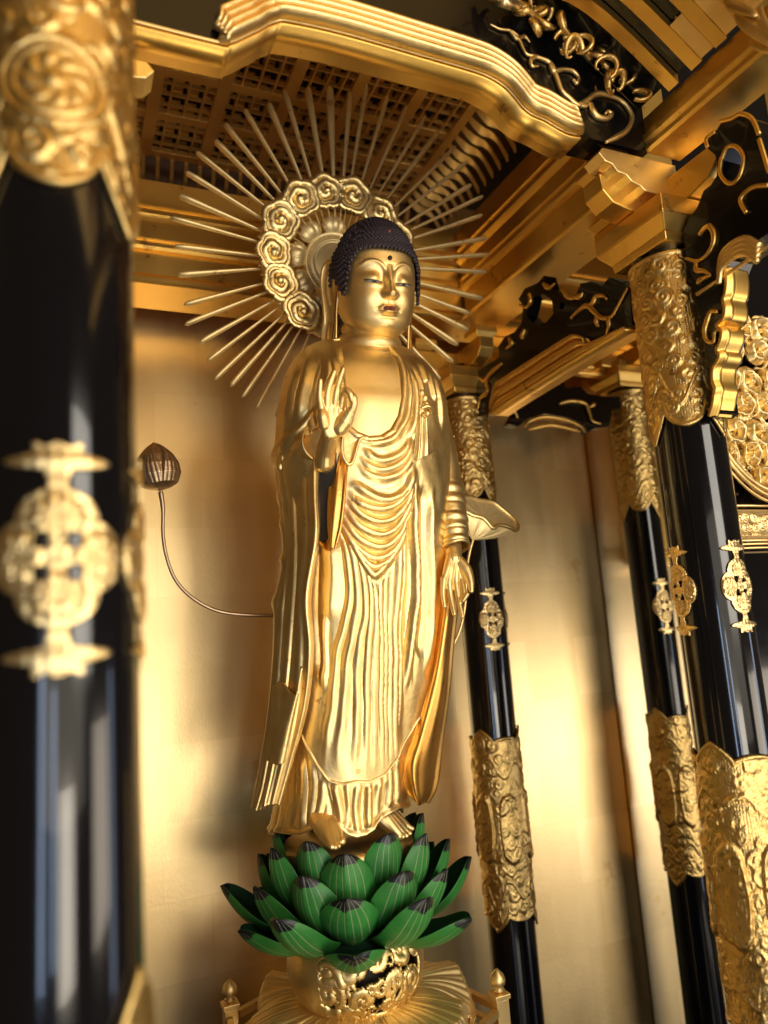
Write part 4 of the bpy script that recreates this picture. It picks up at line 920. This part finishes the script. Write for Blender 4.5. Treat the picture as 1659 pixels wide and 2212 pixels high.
# knotted cord and flap on the shoulder
b=B(); kc=onbody(914,873); 
for (x,y,r) in ((908,850,.0045),(914,862,.006),(917,876,.0065),(908,889,.005),(920,895,.0045),(905,880,.004)): b.ball(onbody(x,y)+np.array([0,-.003,0]),r,10)
b.tube(spline([onbody(905,885)+np.array([0,-.006,0]),onbody(918,883)+np.array([0,-.010,0]),onbody(930,893)+np.array([0,-.006,0])],8),.003,8); b.done('cord_knot',gold,statue)
def ob(x,y,l): p=onbody(x,y); return (x,y,p[1]-l)
loft('shoulder_flap',[[ob(903,895,.004),ob(898,930,.004),ob(894,975,.004),ob(890,1000,.003)],[ob(912,900,.008),ob(912,935,.008),ob(912,960,.009),ob(910,990,.009)],[ob(925,905,.008),ob(928,930,.007),ob(932,955,.008),ob(938,975,.007)]],50,50,gold,fold=pleats((.3,.3,.05,.0015),(.75,.7,.05,.002)))
# ---------------- hands and feet
def fuse(o,vox=.0011,sm_=5):
    r=o.modifiers.new('fuse','REMESH'); r.mode='VOXEL'; r.voxel_size=vox; r.use_smooth_shade=True
    s=o.modifiers.new('soft','SMOOTH'); s.factor=.5; s.iterations=sm_
def limb(b,pts,rad,n=12):
    P=np.array([atY(x,y,Y) for x,y,Y in pts]); s=spline(P,8); r=np.interp(np.linspace(0,1,len(s)),np.linspace(0,1,len(rad)),rad); b.tube(s,r,n); b.ball(s[0],r[0],12); b.ball(s[-1],r[-1],12)
h=B(); Yh=.752
limb(h,[(702,1000,.80),(704,975,.79),(710,950,.775),(714,930,.765)],[.0125,.0118,.0108,.0105],18)
for x0,y0,x1,y1,r in ((706,938,694,884,.0050),(710,940,703,880,.0054),(716,940,714,877,.0056),(723,938,726,877,.0056),(728,936,737,880,.0052)): limb(h,[(x0,y0,Yh+.008),((x0+x1)/2,(y0+y1)/2,Yh+.004),(x1,y1,Yh)],[r*1.05,r,r*.85])
limb(h,[(700,918,Yh+.004),(697,900,Yh),(696,886,Yh)],[.0067,.0064,.0049])
limb(h,[(734,925,Yh+.004),(746,908,Yh-.002),(755,893,Yh-.008)],[.0096,.0096,.0067])
limb(h,[(694,886,Yh),(690,855,Yh-.003),(692,822,Yh-.008)],[.0046,.0038,.0028])
limb(h,[(706,880,Yh),(707,850,Yh-.005),(713,825,Yh-.009),(722,803,Yh-.012)],[.0051,.0046,.0041,.0029])
limb(h,[(722,877,Yh),(726,848,Yh-.007),(731,826,Yh-.009),(741,797,Yh-.012)],[.0052,.0049,.0041,.0029])
limb(h,[(736,879,Yh),(741,852,Yh-.010),(748,845,Yh-.016),(756,852,Yh-.019),(759,862,Yh-.018)],[.0054,.0051,.0049,.0044,.0036])
limb(h,[(753,896,Yh-.007),(762,880,Yh-.013),(764,862,Yh-.017),(760,852,Yh-.018)],[.0064,.0049,.0044,.0033])
h.ball(atY(716,905,Yh+.010),.0155,14,(1,.55,1.1)); o=h.done('hand',skin,statue); fuse(o,.0006,4)
h=B(); Yh=.815
limb(h,[(977,1160,.835),(978,1185,.828),(980,1208,.82)],[.0118,.0112,.0108],18)
for x0,y0,x1,y1,r in ((973,1202,960,1250,.0050),(978,1202,970,1256,.0054),(984,1202,984,1260,.0054),(989,1204,997,1254,.0050)): limb(h,[(x0,y0,Yh+.004),((x0+x1)/2,(y0+y1)/2,Yh+.001),(x1,y1,Yh)],[r*1.15,r*1.05,r*.8])
limb(h,[(958,1250,Yh),(956,1280,Yh-.001),(960,1310,Yh-.004)],[.0044,.0036,.0026])
limb(h,[(969,1256,Yh),(973,1290,Yh-.002),(981,1326,Yh-.008)],[.0046,.0040,.0027])
limb(h,[(984,1260,Yh),(990,1295,Yh-.004),(999,1332,Yh-.010)],[.0046,.0038,.0026])
limb(h,[(997,1254,Yh),(1001,1280,Yh-.006),(999,1297,Yh-.009),(1009,1284,Yh-.014)],[.0046,.0041,.0036,.0031])
limb(h,[(992,1215,Yh+.002),(1006,1232,Yh-.004),(1015,1254,Yh-.010),(1018,1276,Yh-.014)],[.0087,.0084,.0056,.0035])
o=h.done('hand',skin,statue); fuse(o,.0006,4)
for A,toes,rr in (((692,1768,.865),[(708,1824,.822),(716,1829,.816),(724,1830,.815),(731,1827,.818),(739,1817,.824)],.92),((812,1757,.868),[(862,1806,.845),(870,1807,.842),(878,1805,.843),(885,1800,.846),(890,1790,.853)],.85)):
    h=B(); a0=atY(*A); n=len(toes); tp=[atY(*q) for q in toes]
    side=(tp[-1]-tp[0])/np.linalg.norm(tp[-1]-tp[0])
    for k,q in enumerate(tp):
        s=(k-2)*.0022; a=a0+side*s; d=q-a; base=a+d*.78; mid=a+d*.42+np.array([0,0,.0035])
        h.tube([a+np.array([0,0,.004]),mid,base,q-d*.08],[.0135*rr,.0110*rr,.0068*rr,.0036],12); tr=.0030 if k!=(n-1 if rr>.9 else 0) else .0042
        h.tube([base,q],[.0042,tr],10); h.ball(q,tr*1.12,10)
    o=h.done('foot',skin,statue); fuse(o,.0008,5)
# ============================================================ HALO
halo=thing('radiant_halo','gold halo of long thin rays round a ring of curling clouds behind the head','halo',(.358,.905,.525))
hc=np.array([.358,.905,.525]); tl=math.radians(9); HU=np.array([.0,-math.sin(tl),math.cos(tl)]); HX=np.array([1.,0,0]); HN=np.array([0,-math.cos(tl),-math.sin(tl)])
_e=[atP(x,y,hc,HN) for x,y in ((557,570),(904,572),(735,384),(712,744))]; c0=(_e[0]+_e[1]+_e[2]+_e[3])/4; rx_=np.linalg.norm(_e[1]-_e[0])/2; rz_=np.linalg.norm(_e[3]-_e[2])/2; hc=c0
def hp(x,y,d=0): return hc+HX*x+HU*y+HN*d
R1=np.linalg.norm(atP(735,388,hc,HN)-hc); Rl=np.linalg.norm(atP(559,570,hc,HN)-hc); RO=(rx_*.6+rz_*.4)/1.025; RI=RO*.63
n,m=900,90; ph=np.linspace(0,2*PI,n,endpoint=False); rr=np.linspace(RI*.93,RO*1.05,m); PH,RR=np.meshgrid(ph,rr,indexing='ij'); X=RR*np.cos(PH); Y=RR*np.sin(PH)
H=np.full(X.shape,.0); K=(RR>RI*1.04)&(RR<RO*.965); rc=(RI+RO)/2
H=np.where(K,.18+.16*np.abs(np.sin(PH*22+RR*160)),0)
rh=random.Random(2)
for k in range(12):
    a=math.radians(-52+k*284/11+rh.uniform(-2,2)); cx,cy=rc*math.cos(a)*1.0,rc*math.sin(a); rad=(RO-RI)*rh.uniform(.54,.60)
    dx,dy=X-cx,Y-cy; near=np.hypot(dx,dy)<rad*1.3; pa=np.arctan2(dy,dx)-a; q=np.hypot(dx,dy)/(rad*(1+.13*np.abs(np.cos(pa*2.5))-.05)*(1-.10*np.cos(pa)**2))
    hand=1 if k%2 else -1
    v=.62+.30*np.cos(hand*pa-2*PI*1.15*np.clip(q/.60,0,1)**.75+.5)*sst(1-q,.30,.50)+.18*np.exp(-((q-.95)/.05)**2)+.30*np.exp(-(q/.15)**2)
    s=near&(q<1); H=np.where(s,v*rh.uniform(.9,1.1)+.12*(k%2),H); K|=s
sm_=np.mod(np.degrees(PH)+90,360)-180
fr=lambda s,t,h:hc+HX*s[...,None]+HU*t[...,None]+HN*(.001+h*.010)[...,None]
V,F=compact(fr(X,Y,H),gridF(n,m,cu=True,mask=K)); mk('cloud_ring',V,F,gold,halo,solid=.005)
# flower boss
FS=.90
fb=B(); a=np.linspace(0,2*PI,73)[:-1]
prof_=[(0,.004),(.034,.0035),(.036,.002),(.0375,.0045),(.040,.005),(.042,.003),(.048,.0035),(.050,.005),(.052,.003),(.053,-.003)]
V=[hp(FS*r*math.cos(q),FS*r*math.sin(q),d-.012) for r,d in prof_ for q in a]; k=72; fb.add(V,[(i*k+j,i*k+(j+1)%k,(i+1)*k+(j+1)%k,(i+1)*k+j) for i in range(len(prof_)-1) for j in range(k)])
for j in range(64): q=2*PI*j/64; fb.ball(hp(FS*.045*math.cos(q),FS*.045*math.sin(q),-.0075),.0018,6)
fb.done('boss_disc',raym,halo)
for j in range(9):
    q0=2*PI*(j+.3)/9; u=np.linspace(-1,1,26); v=np.linspace(0,1,22); U_,V2=np.meshgrid(u,v,indexing='ij')
    wv=.0175*(.55+.45*np.sin(V2*PI*.85))*(1-.5*sst(V2,.85,1.0)**1); rr_=.044+.026*V2*(1-.16*U_**2); tt=U_*wv
    Hh=.006*(1-U_**2)*np.sin(V2*PI*.9)+.002*np.abs(np.cos(U_*PI*1.5))*np.sin(V2*PI)+.002
    P=hc+HX*(rr_*math.cos(q0)-tt*math.sin(q0))[...,None]+HU*(rr_*math.sin(q0)+tt*math.cos(q0))[...,None]+HN*(Hh-.014)[...,None]
    mk('petal',P,gridF(26,22),raym,halo,solid=.002)
tips=[(615,189),(668,183),(715,180),(759,192),(797,176),(841,203),(882,224),(922,245),(951,281),(988,312),(1012,346),(1023,397),(1048,421),(1046,461),(1056,510),(1060,548),(1056,585),(1048,642),(1020,677),(1016,712),(994,743),(984,780),(955,820),(582,217),(529,231),(488,261),(465,297),(424,323),(401,368),(388,417),(370,466),(377,530),(385,589),(399,655),(401,699),(433,740),(449,777),(465,818),(500,834),(524,856),(555,883),(922,846),(600,900)]
for i,(x,y) in enumerate(tips):
    T=atP(x,y,hc,HN)-hc; lx,ly=T@HX,T@HU; L=math.hypot(lx,ly); d=np.array([lx,ly])/L; w_=.0050+.0009*((i*7)%3)/2
    rs=[.055,RO*1.0,RO+(L-RO)*.5,RO+(L-RO)*.86,L*.985,L]; ws=[.0010,.0026,w_*.80,w_,w_*.9,w_*.25]
    bn=[0,0,.0006,.0011,.0009,.0006]; sg_=((i*5)%7-3)/3
    B().tube([hp(d[0]*r-d[1]*q*sg_,d[1]*r+d[0]*q*sg_,-.006) for r,q in zip(rs,bn)],ws,8,flat=.6).done('ray',raym,halo)
B().tube([hp(0,-.05,-.02),hp(0,-RO,-.02),hp(0,-RO-.10,-.022),(.335,1.005,.2),(.33,1.01,-.24)],.006,10).done('support_rod',beamg,halo)
# ============================================================ LOTUS PEDESTAL
LX,LY=.328,.915
ped=thing('lotus_pedestal','green painted lotus seat with black tipped petals on a gold openwork drum','pedestal',(LX,LY,-.48))
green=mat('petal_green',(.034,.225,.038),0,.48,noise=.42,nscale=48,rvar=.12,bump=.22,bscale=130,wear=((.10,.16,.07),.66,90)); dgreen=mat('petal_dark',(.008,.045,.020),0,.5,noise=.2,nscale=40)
tipb=mat('petal_tip',(.006,.007,.012),0,.40); vein=mat('petal_vein',(.30,.36,.20),0,.5,noise=.3,nscale=90)
def petalmesh(name,r0,z0,e0,e1,L,W,cup=.32,curl=0,bend=0):
    n,m=91,64; v=np.linspace(0,1,m); e=np.radians(e0+(e1-e0)*v); ds=L/(m-1)
    r=r0+np.r_[0,np.cumsum(np.cos(e[:-1])*ds)]; z=z0+np.r_[0,np.cumsum(np.sin(e[:-1])*ds)]
    nr,nz=-np.sin(e),np.cos(e)   # towards the axis / up
    u=np.linspace(-1,1,n); w=W*(np.sin(PI*np.clip(.16+.84*v,0,1)**1.0)**.62)*(1-.0*v); w=W*np.clip(1-np.abs((v-.50)/.505)**2.7,0,1)**.66; w[-1]=0; w=np.maximum(w,.0004)
    U_,V2=np.meshgrid(u,v,indexing='ij'); ww=w[None,:]; c=cup*ww*(U_**2)+curl*W*np.clip(np.abs(U_)-.75,0,1)
    crease=-.0012*np.exp(-(U_/.12)**2)*sst(V2,.4,1)
    X=r[None,:]+nr[None,:]*(c+crease); Zz=z[None,:]+nz[None,:]*(c+crease); Yy=U_*ww*1.0
    P=np.stack([X,Yy,Zz],-1); F=gridF(n,m); me=bpy.data.meshes.new(name)
    th=.0028*np.sqrt(np.clip(1-U_**4,0,1))*sst(1-V2,0,.08)+.0004
    P2=np.stack([X+nr[None,:]*th,Yy*.985,Zz+nz[None,:]*th],-1); nn=n*m
    V=np.concatenate([P.reshape(-1,3),P2.reshape(-1,3)])
    F1=F; F2=[(a+nn,d+nn,c_+nn,b_+nn) for a,b_,c_,d in F]
    ed=[i*m for i in range(n)]+[(n-1)*m+j for j in range(1,m)]+[i*m+m-1 for i in range(n-2,-1,-1)]+[j for j in range(m-2,0,-1)]
    F3=[(ed[i],ed[i]+nn,ed[(i+1)%len(ed)]+nn,ed[(i+1)%len(ed)]) for i in range(len(ed))]
    me.from_pydata(V.tolist(),[],F1+F2+F3); me.polygons.foreach_set('use_smooth',[True]*len(me.polygons))
    for mm in (green,tipb,vein,dgreen): me.materials.append(mm)
    idx=np.zeros(len(me.polygons),int)
    for k,fc in enumerate(F1):
        i,j=fc[0]//m,fc[0]%m; uu=u[i]; vv=v[j]; a=0
        if vv>.875+.04*abs(uu)**2+.006*math.sin(uu*9): a=1
        for q in (-.62,-.38,-.13,.13,.38,.62):
            conv=q*(1-.0*vv)
            if i==int(round((q+1)/2*(n-1))) and .34+.12*abs(q)<vv<.965-.02*abs(q): a=2
        idx[k]=a
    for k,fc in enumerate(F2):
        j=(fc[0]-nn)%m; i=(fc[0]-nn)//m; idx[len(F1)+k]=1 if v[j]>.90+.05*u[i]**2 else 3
    me.polygons.foreach_set('material_index',idx.tolist()); return me
cdir=math.atan2(-LY,-LX)+.0
tiers=[('A',.066,-.312,52,96,.097,.028,.60,0,30,6),('B',.060,-.326,26,101,.108,.0315,.62,0,0,6),('C',.054,-.337,8,97,.114,.0325,.62,0,30,6),('D',.048,-.344,-4,90,.120,.0345,.60,.0,0,6),('E',.048,-.349,-10,74,.134,.0335,.52,.1,30,6),('F',.048,-.354,-20,56,.118,.034,.50,.2,0,6)]
r_=random.Random(3)
for nm,r0,z0,e0,e1,L,W,cup,curl,off,cn in tiers:
    for k in range(cn):
        if k%3==0: me=petalmesh('petal',r0,z0,e0+r_.uniform(-4,4),e1+r_.uniform(-5,5),L*r_.uniform(.95,1.04),W,cup,curl)
        o=bpy.data.objects.new('petal',me); C.objects.link(o); o.parent=ped
        o.location=(0,0,.48); o.rotation_euler=(0,0,cdir+math.radians(off+360/cn*k)+r_.uniform(-.06,.06)-.02)
# seat disc
B().lathe([(.02,-.30),(.070,-.295),(.078,-.262),(.082,-.250),(.080,-.2445),(.0,-.2445)],(LX,LY,0),96).done('seat_disc',skin,ped)
B().lathe([(.02,-.385),(.060,-.375),(.075,-.35),(.085,-.30),(.06,-.29)],(LX,LY,0),64).done('calyx',dgreen,ped)
# openwork drum
dp=[(.048,-.338),(.064,-.347),(.0735,-.361),(.077,-.380),(.073,-.400),(.062,-.416),(.050,-.424)]
B().lathe([(r-.012,z) for r,z in dp],(LX,LY,0),72).done('drum_core',dark,ped)
n,m=520,90; th=np.linspace(0,2*PI,n,endpoint=False); t=np.linspace(0,1,m); dd=resample(np.array(dp),m); TH,T=np.meshgrid(th,t,indexing='ij'); Rr=np.repeat(dd[None,:,0],n,0); Zz=np.repeat(dd[None,:,1],n,0)
Xs=TH*.08; H=ornate(Xs,Zz,0,2*PI*.08,-.425,-.345,.034,12); H2=ornate(Xs,Zz,0,2*PI*.08,-.425,-.345,.020,33)
rel=np.mod(TH-cdir+PI,2*PI)-PI; rim=(T<.12)|(T>.86); pan=np.minimum(np.abs(rel+.95),np.abs(rel-1.15)); smooth_=rel<-.55
dE,_=dist(rel*.08,Zz,np.array([(.02-.055+.018*math.cos(a),-.385+.026*math.sin(a)) for a in np.linspace(.3,5.2,30)]))
H=np.maximum(H,H2*.8); H=np.maximum(H,np.exp(-(dE/.0045)**2)*1.1); K=(H>.42)|rim|smooth_|(pan<.09)
H=np.where(smooth_|(pan<.09),.85,np.where(rim,np.maximum(.8,H),H))
Rf=Rr+.006*H-.004
P=np.stack([LX+Rf*np.cos(TH),LY+Rf*np.sin(TH),Zz],-1); V,F=compact(P,gridF(n,m,cu=True,mask=K)); mk('openwork_drum',V,F,gold,ped,solid=.005,off=-1)
# gilded lotus leaf skirt
n,m=720,80; th=np.linspace(0,2*PI,n,endpoint=False); t=np.linspace(0,1,m); TH,T=np.meshgrid(th,t,indexing='ij')
wav=np.sin(TH*6+.6)+.4*np.sin(TH*11+2); ro=.136+.006*np.sin(TH*6+2.0)+.002*np.sin(TH*19)
Rr=.050+(ro-.050)*T; Zz=-.421-.003*T-.014*T**3+.014*wav*T**2.5+.0018*np.abs(np.sin(TH*34+.6*np.sin(TH*5)))*sst(T,.1,.5)+.0010*np.sin(TH*110)*T-.010*sst(T,.93,1)
P=np.stack([LX+Rr*np.cos(TH),LY+Rr*np.sin(TH),Zz],-1); mk('leaf_skirt',P,gridF(n,m,cu=True),skirtm,ped,solid=.003,off=0)
b=B(); e=P[:,-1]
for i in range(0,n,3):
    for q in (0,1): b.ball(e[i]+np.array([-.004*q*math.cos(th[i]),-.004*q*math.sin(th[i]),-.001+.002*q]),.0024,6)
b.done('beaded_rim',carv,ped)
B().lathe([(.03,-.428),(.055,-.432),(.05,-.45),(.09,-.47),(.10,-.50)],(LX,LY,0),48).done('stem_block',gold,ped)
# plinth with railing
pl=thing('railed_plinth','gilded plinth with a low railing under the lotus pedestal','plinth',(LX,LY,FZ))
def ngon(r,z0,z1,k=6,ph=-18):
    a=[math.radians(ph+360/k*i) for i in range(k)]; V=[(LX+r*math.cos(q),LY+r*math.sin(q),z) for z in (z0,z1) for q in a]
    return V,[tuple(range(k))[::-1],tuple(range(k,2*k))]+[(i,(i+1)%k,k+(i+1)%k,k+i) for i in range(k)]
b=B()
for r,z0,z1 in ((.19,FZ,-.56),(.165,-.56,-.535),(.185,-.535,-.510),(.150,-.510,-.500)): b.add(*ngon(r,z0,z1))
b.done('plinth_body',gold,pl,smooth=False,bevel=.002)
pa_=[-16,44,96,140,200,262]
pts=[(LX+(.172)*math.cos(math.radians(a)),LY+(.172)*math.sin(math.radians(a))) for a in pa_]
for (x,y) in pts:
    b=B().box((x-.0085,y-.0085,-.510),(x+.0085,y+.0085,-.448)); b.box((x-.0105,y-.0105,-.4478),(x+.0105,y+.0105,-.442)); o=b.done('post',skin,pl,smooth=False,bevel=.0008)
    B().lathe([(.004,0),(.0075,.003),(.0045,.005),(.0085,.009),(.0095,.014),(.0075,.020),(.003,.0245),(.0004,.027)],(x,y,-.4418),20).done('finial',skin,o)
for i in range(6):
    (xa,ya),(xb,yb)=pts[i],pts[(i+1)%6]; b=B(); d=np.array([xb-xa,yb-ya]); L=np.linalg.norm(d); d/=L; nn=np.array([-d[1],d[0]])*.004
    for z0,z1 in ((-.464,-.456),(-.500,-.494),(-.482,-.478)):
        V=[(xa+d[0]*s+nn[0]*k,ya+d[1]*s+nn[1]*k,z) for z in (z0,z1) for s,k in ((.012,-1),(L-.012,-1),(L-.012,1),(.012,1))]; b.add(V,[(0,3,2,1),(4,5,6,7),(0,1,5,4),(1,2,6,5),(2,3,7,6),(3,0,4,7)])
    b.done('rail',skin,pl,smooth=False)
# ============================================================ FLOWERS
lb_=thing('lotus_bud','bronze lotus bud on a long curved stem left of the statue','lotus bud',tuple(atY(590,1330,.95)))
P=[atY(x,y,.95) for x,y in ((347,1062),(352,1100),(352,1150),(358,1195),(375,1245),(402,1280),(440,1307),(480,1322),(530,1328),(590,1330),(650,1335),(700,1380))]+[np.array([.30,.99,-.15]),np.array([.31,.985,-.24])]
sp=spline(P,8); B().tube(sp,np.interp(np.linspace(0,1,len(sp)),[0,.06,.1,1],[.0032,.0028,.0022,.0022]),8).done('stem',bronze,lb_)
bc=atY(341,1012,.95); top=atY(331,955,.95); bot_=atY(347,1060,.95); ax=(top-bot_); Lb=np.linalg.norm(ax); ax/=Lb; e1_=np.cross(ax,[0,1,0]); e1_/=np.linalg.norm(e1_); e2_=np.cross(ax,e1_)
n,m=240,110; th=np.linspace(0,2*PI,n,endpoint=False); t=np.linspace(0,1,m); TH,T=np.meshgrid(th,t,indexing='ij')
R_=.0255*np.interp(T,[0,.04,.12,.3,.5,.7,.85,.95,1],[.05,.42,.78,1,.98,.76,.45,.16,.01])
seam=np.zeros(R_.shape)
for k in range(5):
    a=2*PI*k/5+1.0; dth=np.mod(TH-a+PI,2*PI)-PI; wv=.75*np.clip(1-T**1.6,0,1)**.7; inside_=np.abs(dth)<wv
    seam=np.where(inside_,np.maximum(seam,.0026*(k%2+1)*.6*sst(wv-np.abs(dth),0,.12)+.0007*np.abs(np.cos(dth/np.maximum(wv,.05)*9))),seam)
R2_=R_+seam*sst(T,0,.1)*sst(1-T,0,.1)
P=bot_+ax*(T*Lb)[...,None]+e1_*(R2_*np.cos(TH))[...,None]+e2_*(R2_*np.sin(TH))[...,None]
mk('bud',P,gridF(n,m,cu=True),bronze,lb_)
ll=thing('lotus_leaf','cupped gold lotus leaf on a thin stem right of the lowered hand','lotus leaf',tuple(atY(975,1400,.90)))
Yl=.90
P=[atY(x,y,Yl) for x,y in ((1022,1165),(1014,1195),(1007,1240),(1006,1290),(1001,1330),(992,1365),(978,1395),(960,1420))]+[np.array([.40,.95,-.10]),np.array([.37,.955,-.24])]
sp=spline(P,8); B().tube(sp,.0022,8).done('stem',gold,ll)
fx=atY(1020,1166,Yl); rimc=[(985,1086),(993,1072),(1010,1071),(1037,1079),(1065,1084),(1084,1098),(1104,1115),(1118,1131),(1116,1145),(1104,1139),(1080,1133),(1065,1139),(1045,1119),(1022,1112),(1002,1101),(989,1095)]
dep=[.0,.012,.026,.034,.038,.036,.028,.012,-.006,-.018,-.026,-.032,-.034,-.030,-.022,-.010]
rim=[atY(x,y,Yl+d) for (x,y),d in zip(rimc,np.array(dep)*.42)]; rim=spline(np.array(rim+[rim[0]]),12)[:-1]; n=len(rim); m=40; t=np.linspace(0,1,m); cc=np.mean(rim,0)
P=np.zeros((n,m,3)); inner=fx+(cc-fx)*.35
for j,q in enumerate(t):
    bulge=math.sin(q*PI)*.22; P[:,j]=fx+(rim-fx)*q+(cc-fx)*(-.25)*math.sin(q*PI)*0+ (rim-cc)*bulge*.55
ang=np.linspace(0,2*PI,n,endpoint=False)
d=(cc-fx)/np.linalg.norm(cc-fx)
P+=d*(.0014*np.abs(np.sin(ang*9))[:,None]*1.6*np.sin(t*PI)[None,:])[...,None]
P[:,-1]+=d*-.002; P[:,-2]+=(rim-cc)*.02
mk('leaf',P,gridF(n,m,cu=True),raym,ll,solid=.0022,off=0)
cen=cc+(fx-cc)*.22; Pi=np.zeros((n,20,3))
for j,q in enumerate(np.linspace(0,1,20)): Pi[:,j]=cen+(rim-cen)*q
Pi+=d*((-.0016*np.abs(np.sin(ang*7.5))[:,None]*np.sin(np.linspace(0,1,20)*PI)[None,:])+.004*np.cos(ang*4)[:,None]*(np.linspace(0,1,20)**2*(1-np.linspace(0,1,20)))[None,:])[...,None]
mk('leaf_face',Pi,gridF(n,20,cu=True),raym,ll)
rb=B().tube(np.vstack([rim,rim[:1]])-d*.001,.0032,8,cap=False); rb.done('rolled_rim',gold,ll)
